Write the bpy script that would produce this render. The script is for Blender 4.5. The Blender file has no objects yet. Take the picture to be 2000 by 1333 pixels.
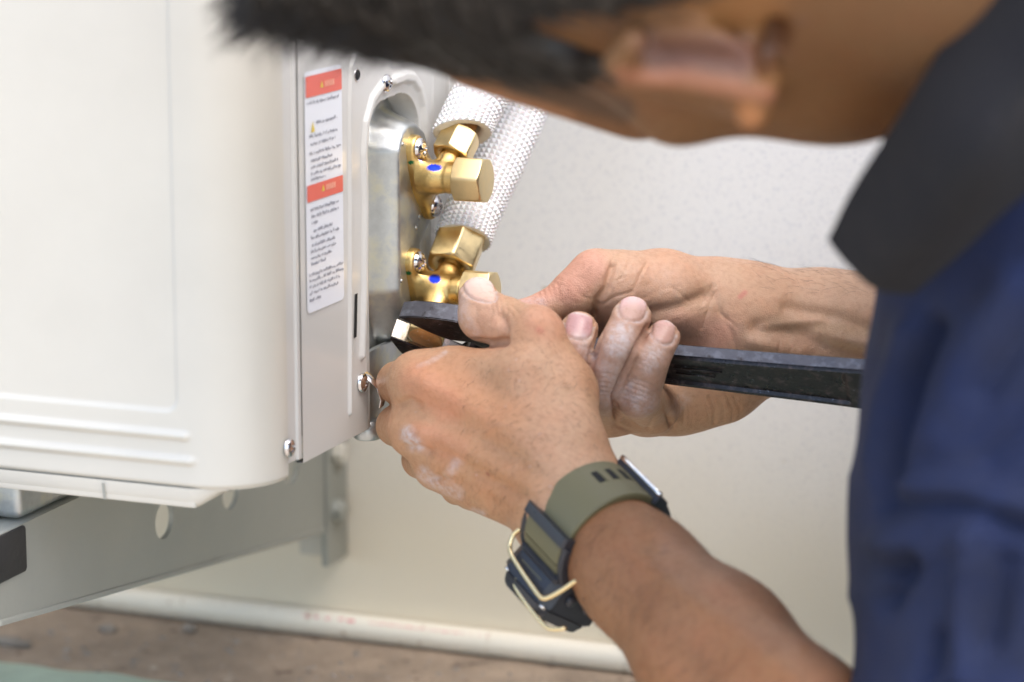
import bpy, bmesh, math, random
import numpy as np
from mathutils import Vector, Matrix
random.seed(7); rng=np.random.default_rng(7)
sc=bpy.context.scene
COL=sc.collection
# ---------------------------------------------------------------- camera
F=5632.; YAW=math.radians(21.4); PIT=math.radians(11.6)
W_=np.array([-math.sin(YAW)*math.cos(PIT),math.cos(YAW)*math.cos(PIT),-math.sin(PIT)])
R_=np.array([math.cos(YAW),math.sin(YAW),0.]); U_=np.cross(R_,W_)
def ray(x,y): return W_+R_*((x-1000)/F)+U_*((666.5-y)/F)
CAM=-ray(575,905)*1.23
def P(x,y,d): return CAM+ray(x,y)*d                      # photo pixel at a depth -> world
def onp(x,y,ax,val):
    q=ray(x,y); return CAM+q*((val-CAM[ax])/q[ax])        # photo pixel on an axis plane -> world
def pc(x,y,d): return np.array([(x-1000)/F*d,(666.5-y)/F*d,-d])   # same in camera axes
BC=np.stack([R_,U_,-W_],1)                                 # camera axes -> world
def c2w(v): return CAM+np.asarray(v)@BC.T
cam=bpy.data.cameras.new('camera'); camo=bpy.data.objects.new('camera',cam); COL.objects.link(camo)
camo.matrix_world=Matrix([[*BC[0],CAM[0]],[*BC[1],CAM[1]],[*BC[2],CAM[2]],[0,0,0,1]])
cam.sensor_width=36; cam.lens=F/2000*36; cam.clip_start=.05; cam.clip_end=500
cam.dof.use_dof=True; cam.dof.focus_distance=1.295; cam.dof.aperture_fstop=5.6
sc.camera=camo
# ---------------------------------------------------------------- sky and sun
world=bpy.data.worlds.new('World'); sc.world=world; world.use_nodes=True
nt=world.node_tree; nt.nodes.clear()
wo=nt.nodes.new('ShaderNodeOutputWorld'); bg=nt.nodes.new('ShaderNodeBackground'); sky=nt.nodes.new('ShaderNodeTexSky')
sky.sky_type='NISHITA'; sky.sun_disc=False
SUN_EL=math.radians(60); SUN_AZ=math.radians(122)          # compass azimuth, clockwise from +Y
sky.sun_elevation=SUN_EL; sky.sun_rotation=SUN_AZ; sky.air_density=1.0; sky.dust_density=2.2; sky.ozone_density=0.0
bg.inputs['Strength'].default_value=.15
nt.links.new(sky.outputs[0],bg.inputs[0]); nt.links.new(bg.outputs[0],wo.inputs[0])
sun=bpy.data.lights.new('sun','SUN'); sun.energy=.95; sun.angle=math.radians(65); sun.color=(1,.985,.96)
suno=bpy.data.objects.new('sun',sun); COL.objects.link(suno)
sd=Vector((math.sin(SUN_AZ)*math.cos(SUN_EL),math.cos(SUN_AZ)*math.cos(SUN_EL),math.sin(SUN_EL)))
suno.rotation_euler=sd.to_track_quat('Z','Y').to_euler()
sc.view_settings.view_transform='Standard'; sc.view_settings.look='None'; sc.view_settings.gamma=1
sc.view_settings.use_curve_mapping=False; sc.view_settings.exposure=1.5
sc.cycles.max_bounces=8
# ---------------------------------------------------------------- materials
def mat(name,col=(.8,.8,.8),rough=.5,metal=0,noise=0,nscale=60,bump=0,bscale=300,spec=.5,attr=None,sss=0,coat=0,extra=None,bdist=.001,stretch=None):
    m=bpy.data.materials.new(name); m.use_nodes=True; t=m.node_tree; n=t.nodes; b=n['Principled BSDF']
    tc=n.new('ShaderNodeTexCoord'); src=tc.outputs['Object']
    if stretch:
        mp=n.new('ShaderNodeMapping'); mp.inputs['Scale'].default_value=stretch; t.links.new(src,mp.inputs[0]); src=mp.outputs[0]
    b.inputs['Roughness'].default_value=rough; b.inputs['Metallic'].default_value=metal
    b.inputs['Specular IOR Level'].default_value=spec; b.inputs['Coat Weight'].default_value=coat
    c=None
    if attr:
        a=n.new('ShaderNodeAttribute'); a.attribute_name=attr; c=a.outputs['Color']
    if noise:
        nz=n.new('ShaderNodeTexNoise'); nz.inputs['Scale'].default_value=nscale; nz.inputs['Detail'].default_value=6; nz.inputs['Roughness'].default_value=.65
        t.links.new(src,nz.inputs['Vector'])
        mr=n.new('ShaderNodeMapRange'); mr.inputs[1].default_value=.3; mr.inputs[2].default_value=.7; mr.inputs[3].default_value=1-noise; mr.inputs[4].default_value=1+noise*.6
        t.links.new(nz.outputs['Fac'],mr.inputs[0])
        mx=n.new('ShaderNodeMix'); mx.data_type='RGBA'; mx.blend_type='MULTIPLY'; mx.inputs['Factor'].default_value=1
        if c: t.links.new(c,mx.inputs['A'])
        else: mx.inputs['A'].default_value=(*col,1)
        t.links.new(mr.outputs[0],mx.inputs['B']); c=mx.outputs['Result']
        m2=n.new('ShaderNodeMapRange'); m2.inputs[1].default_value=.3; m2.inputs[2].default_value=.7; m2.inputs[3].default_value=max(.03,rough-.08); m2.inputs[4].default_value=min(1,rough+.12)
        t.links.new(nz.outputs['Fac'],m2.inputs[0]); t.links.new(m2.outputs[0],b.inputs['Roughness'])
    if extra: c=extra(t,src,c,b,col)
    if c: t.links.new(c,b.inputs['Base Color'])
    else: b.inputs['Base Color'].default_value=(*col,1)
    if sss:
        b.inputs['Subsurface Weight'].default_value=sss; b.inputs['Subsurface Radius'].default_value=(1,.35,.2); b.inputs['Subsurface Scale'].default_value=.004
    if bump:
        bn=n.new('ShaderNodeTexNoise'); bn.inputs['Scale'].default_value=bscale; bn.inputs['Detail'].default_value=5
        t.links.new(src,bn.inputs['Vector'])
        bp=n.new('ShaderNodeBump'); bp.inputs['Strength'].default_value=bump; bp.inputs['Distance'].default_value=bdist
        t.links.new(bn.outputs['Fac'],bp.inputs['Height']); t.links.new(bp.outputs[0],b.inputs['Normal'])
    return m
def ramp_spots(lo,hi,scale,colr,detail=4,rough=.6,stretchv=None):
    def f(t,src,c,b,col):
        n=t.nodes; nz=n.new('ShaderNodeTexNoise'); nz.inputs['Scale'].default_value=scale; nz.inputs['Detail'].default_value=detail; nz.inputs['Roughness'].default_value=rough
        if stretchv:
            mp=n.new('ShaderNodeMapping'); mp.inputs['Scale'].default_value=stretchv; t.links.new(src,mp.inputs[0]); t.links.new(mp.outputs[0],nz.inputs['Vector'])
        else: t.links.new(src,nz.inputs['Vector'])
        mr=n.new('ShaderNodeMapRange'); mr.inputs[1].default_value=lo; mr.inputs[2].default_value=hi; t.links.new(nz.outputs['Fac'],mr.inputs[0])
        mx=n.new('ShaderNodeMix'); mx.data_type='RGBA'; t.links.new(mr.outputs[0],mx.inputs['Factor'])
        if c: t.links.new(c,mx.inputs['A'])
        else: mx.inputs['A'].default_value=(*col,1)
        mx.inputs['B'].default_value=(*colr,1); return mx.outputs['Result']
    return f
def chain(*fs):
    def f(t,src,c,b,col):
        for g in fs: c=g(t,src,c,b,col)
        return c
    return f
def zdirt(z0,z1,colr,scale=18):                            # grime that rises a little way up from the ground
    def f(t,src,c,b,col):
        n=t.nodes; sp=n.new('ShaderNodeSeparateXYZ'); t.links.new(src,sp.inputs[0])
        nz=n.new('ShaderNodeTexNoise'); nz.inputs['Scale'].default_value=scale; nz.inputs['Detail'].default_value=5; t.links.new(src,nz.inputs['Vector'])
        ad=n.new('ShaderNodeMath'); ad.operation='MULTIPLY_ADD'; ad.inputs[1].default_value=-.03; t.links.new(nz.outputs['Fac'],ad.inputs[0]); t.links.new(sp.outputs['Z'],ad.inputs[2])
        mr=n.new('ShaderNodeMapRange'); mr.interpolation_type='SMOOTHSTEP'; mr.inputs[1].default_value=z1; mr.inputs[2].default_value=z0; t.links.new(ad.outputs[0],mr.inputs[0])
        mx=n.new('ShaderNodeMix'); mx.data_type='RGBA'; t.links.new(mr.outputs[0],mx.inputs['Factor'])
        if c: t.links.new(c,mx.inputs['A'])
        else: mx.inputs['A'].default_value=(*col,1)
        mx.inputs['B'].default_value=(*colr,1); return mx.outputs['Result']
    return f
M={}
M['wall']=mat('wall_plaster',(.82,.81,.785),.8,bump=.35,bscale=520,bdist=.0005,extra=chain(ramp_spots(.54,.74,560,(.64,.64,.66),3),ramp_spots(.72,.76,60,(.45,.33,.2),3),zdirt(-.165,-.02,(.72,.65,.52))))
M['concrete']=mat('dirty_concrete',(.36,.28,.21),.9,noise=.3,nscale=40,bump=.8,bscale=260,bdist=.002,extra=chain(ramp_spots(.62,.7,90,(.13,.09,.07),3),ramp_spots(.66,.72,55,(.5,.42,.34),4)))
M['green']=mat('green_floor_paint',(.44,.56,.46),.6,noise=.2,nscale=30,bump=.3,extra=ramp_spots(.6,.75,25,(.36,.3,.23),5))
M['floor2']=mat('lower_concrete',(.50,.43,.34),.9,noise=.2,nscale=8)
M['cream']=mat('cream_enamel',(.56,.535,.47),.36,noise=.035,nscale=14,bump=.06,bscale=900,bdist=.0003,coat=.15)
M['greyenamel']=mat('grey_white_enamel',(.56,.555,.53),.3,bump=.06,bscale=900,bdist=.0003,coat=.2)
M['pvc']=mat('pvc_pipe',(.80,.75,.64),.4,extra=chain(ramp_spots(.62,.68,130,(.36,.25,.15),5,.7,(1,.6,1)),zdirt(-.178,-.165,(.55,.45,.34))))
M['galv']=mat('galvanised_steel',(.50,.52,.52),.40,metal=.9,noise=.16,nscale=140,bump=.12,bscale=500,bdist=.0004,extra=ramp_spots(.5,.72,70,(.62,.60,.46)))
M['galvdull']=mat('dull_galvanised',(.34,.35,.32),.5,metal=.35,noise=.08,nscale=20,bump=.1,extra=chain(ramp_spots(.6,.72,25,(.28,.26,.21),5),ramp_spots(.45,.6,3,(.37,.38,.35))))
M['chrome']=mat('screw_steel',(.68,.66,.66),.16,metal=1,noise=.1,nscale=300)
M['black_hole']=mat('dark_gap',(.01,.01,.01),.9)
M['brass']=mat('cast_brass',(.70,.47,.16),.34,metal=1,attr='Col',noise=.1,nscale=500,bump=.5,bscale=1800,bdist=.00025)
M['brasshex']=mat('machined_brass',(.80,.63,.34),.34,metal=1,noise=.08,nscale=220,bump=.12,bscale=900,bdist=.0002,stretch=(1,1,1),extra=ramp_spots(.68,.76,260,(.6,.4,.18),5))
M['copper']=mat('worn_brass_face',(.72,.38,.14),.42,metal=.5,noise=.2,nscale=300,bump=.2,extra=ramp_spots(.6,.75,500,(.9,.75,.55),4))
M['foam']=mat('white_foam',(.70,.70,.71),.5,sss=.15,bump=.1)
M['foamin']=mat('foam_cut_end',(.74,.69,.58),.8,noise=.12,nscale=200,bump=.3)
M['steel']=mat('black_forged_steel',(.030,.027,.029),.30,metal=.55,noise=.15,nscale=120,bump=.18,bscale=650,bdist=.0006,extra=chain(ramp_spots(.52,.72,240,(.12,.09,.09),6),ramp_spots(.64,.8,500,(.28,.30,.36),4)))
M['steeledge']=mat('worn_steel_edge',(.085,.085,.10),.36,metal=.6,noise=.15,nscale=200,bump=.2,bscale=500,bdist=.0006,extra=chain(ramp_spots(.5,.8,260,(.16,.17,.20),4),ramp_spots(.58,.7,150,(.03,.024,.024),5)))
M['steelface']=mat('filed_steel',(.33,.31,.28),.3,metal=1,noise=.35,nscale=900,bump=.4,bscale=1500,stretch=(1,.2,.2),bdist=.0003)
M['rubber']=mat('black_rubber',(.02,.02,.022),.6,bump=.2)
M['strap']=mat('olive_rubber',(.135,.120,.060),.5,bump=.15,bscale=1500,bdist=.0002,noise=.05,nscale=100)
M['casing']=mat('black_watch_resin',(.025,.027,.034),.33,bump=.25,bscale=1600,bdist=.0003,noise=.15,nscale=400)
M['gold']=mat('champagne_wire',(.90,.70,.38),.25,metal=1)
M['silver']=mat('silver_trim',(.8,.8,.8),.2,metal=1)
M['glass']=mat('watch_glass',(.02,.03,.035),.05,coat=1)
M['paper']=mat('sticker_paper',(.72,.75,.80),.35)
M['red']=mat('red_print',(.70,.13,.09),.4)
M['ink']=mat('grey_print',(.27,.28,.33),.5)
M['yellow']=mat('yellow_print',(.72,.55,.08),.5)
M['orange']=mat('pale_print',(.85,.42,.3),.5)
M['pinkprint']=mat('red_pipe_print',(.62,.10,.13),.6)
M['pebble']=mat('pebble',(.3,.26,.22),.9,noise=.4,nscale=60)
M['shirt']=mat('navy_cotton',(.0045,.0135,.062),.85,noise=.12,nscale=30,bump=.9,bscale=1100,bdist=.0012,extra=ramp_spots(.4,.7,9,(.005,.009,.030)))
M['collar']=mat('black_knit',(.006,.006,.009),.9,noise=.3,nscale=40,bump=.5,bscale=1200,extra=ramp_spots(.62,.8,50,(.016,.014,.017)))
M['trouser']=mat('dark_trousers',(.03,.03,.035),.9,bump=.3)
M['hair']=mat('dark_hair',(.013,.0095,.007),.42,spec=.5)
def skin():
    m=mat('skin',rough=.46,attr='Col',sss=.12,spec=.4)
    t=m.node_tree; n=t.nodes; b=n['Principled BSDF']; L=t.links
    tc=n.new('ShaderNodeTexCoord'); o=tc.outputs['Object']
    ac=n.new('ShaderNodeAttribute'); ac.attribute_name='Col'
    ad=n.new('ShaderNodeAttribute'); ad.attribute_name='Det'; sp=n.new('ShaderNodeSeparateColor'); L.new(ad.outputs['Color'],sp.inputs[0])
    pw,nl,wr=sp.outputs[0],sp.outputs[1],sp.outputs[2]     # powder, nail, wrinkle
    def noise(s,d,r=.6):
        q=n.new('ShaderNodeTexNoise'); q.inputs['Scale'].default_value=s; q.inputs['Detail'].default_value=d; q.inputs['Roughness'].default_value=r; L.new(o,q.inputs['Vector']); return q.outputs['Fac']
    def mr(x,a,b_,c,d):
        q=n.new('ShaderNodeMapRange'); q.inputs[1].default_value=a; q.inputs[2].default_value=b_; q.inputs[3].default_value=c; q.inputs[4].default_value=d; L.new(x,q.inputs[0]); return q.outputs[0]
    def mth(op,a,b_):
        q=n.new('ShaderNodeMath'); q.operation=op
        for i,x in enumerate((a,b_)):
            if isinstance(x,(int,float)): q.inputs[i].default_value=x
            else: L.new(x,q.inputs[i])
        return q.outputs[0]
    def mix(fac,a,b_,mode='MIX'):
        q=n.new('ShaderNodeMix'); q.data_type='RGBA'; q.blend_type=mode
        if isinstance(fac,(int,float)): q.inputs['Factor'].default_value=fac
        else: L.new(fac,q.inputs['Factor'])
        for k,x in (('A',a),('B',b_)):
            if isinstance(x,tuple): q.inputs[k].default_value=(*x,1)
            else: L.new(x,q.inputs[k])
        return q.outputs['Result']
    inv=mth('SUBTRACT',1,nl)
    big=noise(45,4); fine=noise(420,5); pores=noise(1500,2)
    c=mix(mth('MULTIPLY',mr(big,.42,.66,0,.35),inv),ac.outputs['Color'],mix(1,ac.outputs['Color'],(1.05,.80,.68),'MULTIPLY'))
    c=mix(mth('MULTIPLY',mr(fine,.45,.7,0,.45),inv),c,mix(1,c,(.72,.66,.62),'MULTIPLY'))
    pn=mth('MULTIPLY',pw,mr(noise(330,6,.7),.38,.62,.15,1)); 
    c=mix(pn,c,(.60,.54,.54))
    L.new(c,b.inputs['Base Color'])
    vo=n.new('ShaderNodeTexVoronoi'); vo.inputs['Scale'].default_value=950; vo.feature='DISTANCE_TO_EDGE'; L.new(o,vo.inputs['Vector'])
    h=mth('ADD',mth('MULTIPLY',mr(vo.outputs['Distance'],0,.25,0,1),.30),mth('MULTIPLY',fine,1.1))
    h=mth('ADD',h,mth('MULTIPLY',pores,.25))
    # stretched creases where the wrinkle mask is set
    h=mth('MULTIPLY',h,mth('ADD',.28,mth('MULTIPLY',wr,.32)))
    h=mth('MULTIPLY',h,inv)
    bp=n.new('ShaderNodeBump'); bp.inputs['Strength'].default_value=.55; bp.inputs['Distance'].default_value=.0011; L.new(h,bp.inputs['Height']); L.new(bp.outputs[0],b.inputs['Normal'])
    L.new(mth('ADD',mth('MULTIPLY',nl,-.2),mr(fine,.3,.7,.42,.56)),b.inputs['Roughness'])
    return m
M['skin']=skin()
# ---------------------------------------------------------------- mesh helpers
def link(name,me,m,parent=None,kind=None):
    o=bpy.data.objects.new(name,me); COL.objects.link(o)
    if m is not None:
        for mm in (m if isinstance(m,(list,tuple)) else [m]): me.materials.append(M[mm])
    if parent is not None: o.parent=parent
    if kind: o['kind']=kind
    return o
def mk(name,v,f,m,parent=None,smooth=True,kind=None,angle=None):
    me=bpy.data.meshes.new(name); me.from_pydata([tuple(map(float,q)) for q in v],[],[tuple(map(int,q)) for q in f]); me.update()
    if smooth:
        me.polygons.foreach_set('use_smooth',[True]*len(me.polygons))
        if angle: me.set_sharp_from_angle(angle=math.radians(angle))
    return link(name,me,m,parent,kind)
def big(name,v,quads,m,parent=None,kind=None,attrs=None,tris=None):
    me=bpy.data.meshes.new(name); v=np.asarray(v,np.float32); q=np.asarray(quads,np.int32)
    me.vertices.add(len(v)); me.vertices.foreach_set('co',v.ravel())
    me.loops.add(q.size); me.loops.foreach_set('vertex_index',q.ravel())
    k=q.shape[1]; me.polygons.add(len(q)); me.polygons.foreach_set('loop_start',np.arange(0,q.size,k,dtype=np.int32)); me.polygons.foreach_set('loop_total',np.full(len(q),k,np.int32))
    me.polygons.foreach_set('use_smooth',np.ones(len(q),bool)); me.update(); me.validate()
    for nm,a in (attrs or {}).items():
        at=me.color_attributes.new(nm,'FLOAT_COLOR','POINT'); a4=np.ones((len(v),4),np.float32); a4[:,:3]=a; at.data.foreach_set('color',a4.ravel())
    return link(name,me,m,parent,kind)
def thing(name,label,cat,loc=(0,0,0),group=None):
    o=bpy.data.objects.new(name,None); COL.objects.link(o); o.location=loc; o.empty_display_size=.05
    o['label']=label; o['category']=cat
    if group: o['group']=group
    return o
def settle(root):                                          # keep world-space part meshes in place under a moved Empty
    inv=Matrix.Translation(-root.location)
    seen=set()
    for c in root.children:
        if c.type=='MESH' and c.data.users==1: c.data.transform(inv)
        def rec(o):
            for g in o.children:
                if g.type=='MESH' and g.data.users==1: g.data.transform(inv)
        rec(c)
def finish(bm,name,m,parent=None,smooth=True,angle=35,kind=None):
    bmesh.ops.recalc_face_normals(bm,faces=bm.faces)
    me=bpy.data.meshes.new(name); bm.to_mesh(me); bm.free()
    if smooth:
        me.polygons.foreach_set('use_smooth',[True]*len(me.polygons)); me.set_sharp_from_angle(angle=math.radians(angle))
    return link(name,me,m,parent,kind)
def box(lo,hi,bev=0,seg=2,bm=None):
    bm=bm or bmesh.new(); lo=Vector(lo); hi=Vector(hi)
    r=bmesh.ops.create_cube(bm,size=1); 
    for v in r['verts']: v.co=Vector([lo[i]+(v.co[i]+.5)*(hi[i]-lo[i]) for i in range(3)])
    if bev: bmesh.ops.bevel(bm,geom=list({e for v in r['verts'] for e in v.link_edges}),offset=bev,segments=seg,affect='EDGES',profile=.5)
    return bm
def basis(z):
    z=np.array(z,float); z/=np.linalg.norm(z); h=np.array([0,0,1.]) if abs(z[2])<.9 else np.array([1.,0,0])
    x=np.cross(h,z); x/=np.linalg.norm(x); return x,np.cross(z,x),z
def lathe(o,axis,prof,n=32,close=True):
    x,y,z=basis(axis); o=np.array(o,float); v=[];f=[]
    for (s,r) in prof:
        for i in range(n):
            a=2*math.pi*i/n; v.append(o+z*s+(x*math.cos(a)+y*math.sin(a))*r)
    for j in range(len(prof)-1):
        for i in range(n): f.append((j*n+i,j*n+(i+1)%n,(j+1)*n+(i+1)%n,(j+1)*n+i))
    if close: f.append(tuple(range(n))[::-1]); f.append(tuple(range((len(prof)-1)*n,len(prof)*n)))
    return v,f
def join(*vf):
    V=[];Fc=[]
    for v,f in vf:
        k=len(V); V+=list(v); Fc+=[tuple(i+k for i in q) for q in f]
    return V,Fc
def tube(pts,r,n=10,cap=True):
    pts=[np.array(p,float) for p in pts]; rs=r if isinstance(r,(list,tuple)) else [r]*len(pts); V=[];Fc=[]; px_=None
    for i,p in enumerate(pts):
        t=pts[min(i+1,len(pts)-1)]-pts[max(i-1,0)]; t/=np.linalg.norm(t)
        if px_ is None: x,y,_=basis(t)
        else:
            x=px_-t*(px_@t); x/=np.linalg.norm(x); y=np.cross(t,x)
        px_=x
        for k in range(n):
            a=2*math.pi*k/n; V.append(p+(x*math.cos(a)+y*math.sin(a))*rs[i])
    for i in range(len(pts)-1):
        for k in range(n): Fc.append((i*n+k,i*n+(k+1)%n,(i+1)*n+(k+1)%n,(i+1)*n+k))
    if cap: Fc.append(tuple(range(n))[::-1]); Fc.append(tuple(range((len(pts)-1)*n,len(pts)*n)))
    return V,Fc
def hexnut(o,axis,af,L,bore=0,rot=0,n=96,ch0=True,ch1=True,slope=.55):
    x,y,z=basis(axis); o=np.array(o,float); V=[];rows=[]
    rc=af/2*.985
    th=np.array([2*math.pi*i/n for i in range(n)]); rh=af/2/np.cos(((th-rot+math.pi/6)%(math.pi/3))-math.pi/6)
    rh=np.minimum(rh,af/2*1.135)
    def row(r,s):
        k=len(V)
        for i in range(n): V.append(o+z*s[i]+(x*math.cos(th[i])+y*math.sin(th[i]))*r[i])
        rows.append(k)
    one=np.ones(n); d=(rh-rc)*slope+.0001
    if bore: row(one*bore,one*(L*.35)); row(one*bore,one*0.0008)
    else: row(one*1e-4,one*0)
    row(one*rc*.96,one*0); row(one*rc,one*(.0001)); row(rh*.995,d if ch0 else one*.0001); row(rh,(d if ch0 else one*.0001)+.00025)
    row(rh,L-(d if ch1 else one*.0001)-.00025); row(rh*.995,L-(d if ch1 else one*.0001)); row(one*rc,one*(L-.0001)); row(one*rc*.96,one*L); row(one*(bore*.8 if bore else 1e-4),one*L)
    f=[]
    for a,b in zip(rows[:-1],rows[1:]):
        for i in range(n): f.append((a+i,a+(i+1)%n,b+(i+1)%n,b+i))
    return V,f
def prism(poly2,fn,t0,t1,bev=0):                           # polygon (a,b) -> fn(a,b,t) world, extruded t0..t1
    bm=bmesh.new(); A=[bm.verts.new(fn(a,b,t0)) for a,b in poly2]; B=[bm.verts.new(fn(a,b,t1)) for a,b in poly2]
    n=len(A); fa=bm.faces.new(A[::-1]); fb=bm.faces.new(B)
    for i in range(n): bm.faces.new((A[i],A[(i+1)%n],B[(i+1)%n],B[i]))
    if bev: bmesh.ops.bevel(bm,geom=list(fa.edges)+list(fb.edges),offset=bev,segments=2,affect='EDGES',profile=.5,clamp_overlap=True)
    return bm
def screw(o,axis,r,name,parent,h=None,mm='chrome'):
    """pan-head screw with a pressed cross"""
    x,y,z=basis(axis); o=np.array(o,float); h=h or r*.55; nr,na=14,40; V=[];Fc=[]; rot=rng.uniform(0,1.5)
    V.append(o+z*(h*.45))
    for i in range(1,nr+1):
        rr=r*i/nr
        for k in range(na):
            a=2*math.pi*k/na; q=min(i/nr,1)
            s=h*(math.cos(q*1.45))**.6 if q<1 else -.0003
            ca,sa=rr*math.cos(a+rot),rr*math.sin(a+rot); w=r*.11
            if (abs(ca)<w and abs(sa)<r*.5) or (abs(sa)<w and abs(ca)<r*.5): s-=h*.30
            V.append(o+z*s+x*rr*math.cos(a)+y*rr*math.sin(a))
    for k in range(na): V_=1+k; Fc.append((0,1+k,1+(k+1)%na))
    for i in range(nr-1):
        for k in range(na): Fc.append((1+i*na+k,1+(i+1)*na+k,1+(i+1)*na+(k+1)%na,1+i*na+(k+1)%na))
    return mk(name,V,Fc,mm,parent)
# ---------------------------------------------------------------- signed-distance sculpting
class Field:
    def __init__(s,lo,hi,vox):
        s.lo=np.array(lo,float); s.v=vox; s.n=np.maximum(8,np.ceil((np.array(hi)-s.lo)/vox).astype(int)+1)
        s.F=np.full(s.n,.05,np.float32)
    def sub(s,lo,hi):
        a=np.clip(np.floor((lo-s.lo)/s.v).astype(int),0,s.n); b=np.clip(np.ceil((hi-s.lo)/s.v).astype(int)+1,0,s.n)
        if (b<=a).any(): return None
        ax=[(s.lo[i]+np.arange(a[i],b[i])*s.v).astype(np.float32) for i in range(3)]
        return (slice(a[0],b[0]),slice(a[1],b[1]),slice(a[2],b[2])),ax[0][:,None,None],ax[1][None,:,None],ax[2][None,None,:]
    def _put(s,sl,d,k,op):
        G=s.F[sl]
        if op=='add':
            if k>0: h=np.maximum(k-np.abs(G-d),0)/k; s.F[sl]=np.minimum(G,d)-h*h*h*(k/6)
            else: s.F[sl]=np.minimum(G,d)
        else:
            d=-d
            if k>0: h=np.maximum(k-np.abs(G-d),0)/k; s.F[sl]=np.maximum(G,d)+h*h*h*(k/6)
            else: s.F[sl]=np.maximum(G,d)
    def cone(s,p,r1,q,r2,k=.006,op='add'):
        p=np.array(p,float);q=np.array(q,float); pad=k+4*s.v; R=max(r1,r2)+pad
        g=s.sub(np.minimum(p,q)-R,np.maximum(p,q)+R)
        if g is None: return
        sl,X,Y,Z=g; ba=(q-p).astype(np.float32); L=float(ba@ba)+1e-12
        x,y,z=X-p[0],Y-p[1],Z-p[2]
        h=np.clip((x*ba[0]+y*ba[1]+z*ba[2])/L,0,1)
        d=np.sqrt((x-h*ba[0])**2+(y-h*ba[1])**2+(z-h*ba[2])**2)-(r1+(r2-r1)*h)
        s._put(sl,d.astype(np.float32),k,op)
    def ell(s,c,ax,rad,k=.006,op='add'):
        c=np.array(c,float); rad=np.array(rad,float); A=np.array(ax,float); pad=k+4*s.v
        ext=np.sqrt(((A*rad[:,None])**2).sum(0))+pad
        g=s.sub(c-ext,c+ext)
        if g is None: return
        sl,X,Y,Z=g; x,y,z=X-c[0],Y-c[1],Z-c[2]; k0=0;k1=0
        for i in range(3):
            t=(x*A[i,0]+y*A[i,1]+z*A[i,2]); k0=k0+(t/rad[i])**2; k1=k1+(t/rad[i]**2)**2
        k0=np.sqrt(k0)+1e-9; k1=np.sqrt(k1)+1e-9
        s._put(sl,(k0*(k0-1)/k1).astype(np.float32),k,op)
    def cyl(s,p,q,r,k=.002,rd=.001,op='add'):
        p=np.array(p,float);q=np.array(q,float); pad=k+4*s.v; R=r+pad
        g=s.sub(np.minimum(p,q)-R,np.maximum(p,q)+R)
        if g is None: return
        sl,X,Y,Z=g; c=(p+q)/2; ba=q-p; L=np.linalg.norm(ba); ba/=L
        x,y,z=X-c[0],Y-c[1],Z-c[2]; t=x*ba[0]+y*ba[1]+z*ba[2]
        ra=np.sqrt(np.maximum(x*x+y*y+z*z-t*t,0))
        dx=ra-r+rd; dy=np.abs(t)-L/2+rd
        d=np.minimum(np.maximum(dx,dy),0)+np.sqrt(np.maximum(dx,0)**2+np.maximum(dy,0)**2)-rd
        s._put(sl,d.astype(np.float32),k,op)
    def chain(s,pts,k=.006,op='add'):
        for (p,r1),(q,r2) in zip(pts[:-1],pts[1:]): s.cone(p,r1,q,r2,k,op)
    def mesh(s):
        Fv=s.F; S=Fv<0; n=s.n
        c=np.zeros(n-1,np.uint8)
        for i in (0,1):
            for j in (0,1):
                for k in (0,1): c+=S[i:n[0]-1+i,j:n[1]-1+j,k:n[2]-1+k]
        act=np.argwhere((c>0)&(c<8)); idx=np.full(n-1,-1,np.int32); idx[act[:,0],act[:,1],act[:,2]]=np.arange(len(act))
        val={}
        for i in (0,1):
            for j in (0,1):
                for k in (0,1): val[i,j,k]=Fv[act[:,0]+i,act[:,1]+j,act[:,2]+k]
        acc=np.zeros((len(act),3)); cnt=np.zeros(len(act))
        cs=list(val)
        for a in cs:
            for b in cs:
                if a<b and sum(abs(a[i]-b[i]) for i in range(3))==1:
                    va,vb=val[a],val[b]; m=(va<0)!=(vb<0); t=np.where(m,va/(va-vb+1e-20),0)
                    pa=np.array(a,float); pb=np.array(b,float)
                    acc+=np.where(m[:,None],pa+(pb-pa)*t[:,None],0); cnt+=m
        V=s.lo+(act+acc/cnt[:,None])*s.v
        Q=[]
        for ax in range(3):
            o1,o2=[(1,2),(2,0),(0,1)][ax]
            sh=[slice(None)]*3; sh2=[slice(None)]*3; sh[ax]=slice(0,-1); sh2[ax]=slice(1,None)
            A=S[tuple(sh)]; B=S[tuple(sh2)]; e=np.argwhere(A!=B)
            e=e[(e[:,o1]>0)&(e[:,o2]>0)&(e[:,o1]<n[o1]-1)&(e[:,o2]<n[o2]-1)]
            inside=A[e[:,0],e[:,1],e[:,2]]
            def cell(d1,d2):
                g=e.copy(); g[:,o1]+=d1; g[:,o2]+=d2; return idx[g[:,0],g[:,1],g[:,2]]
            q=np.stack([cell(-1,-1),cell(0,-1),cell(0,0),cell(-1,0)],1)
            q[~inside]=q[~inside][:,::-1]; Q.append(q)
        Q=np.concatenate(Q); Q=Q[(Q>=0).all(1)]
        return V,Q
def vnormals(V,Q):
    a=V[Q[:,0]];b=V[Q[:,1]];c=V[Q[:,2]];d=V[Q[:,3]]; N=np.cross(c-a,d-b); out=np.zeros_like(V)
    for i in range(4):
        for k in range(3): out[:,k]+=np.bincount(Q[:,i],N[:,k],len(V))
    return out/(np.linalg.norm(out,axis=1)[:,None]+1e-12)
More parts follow.
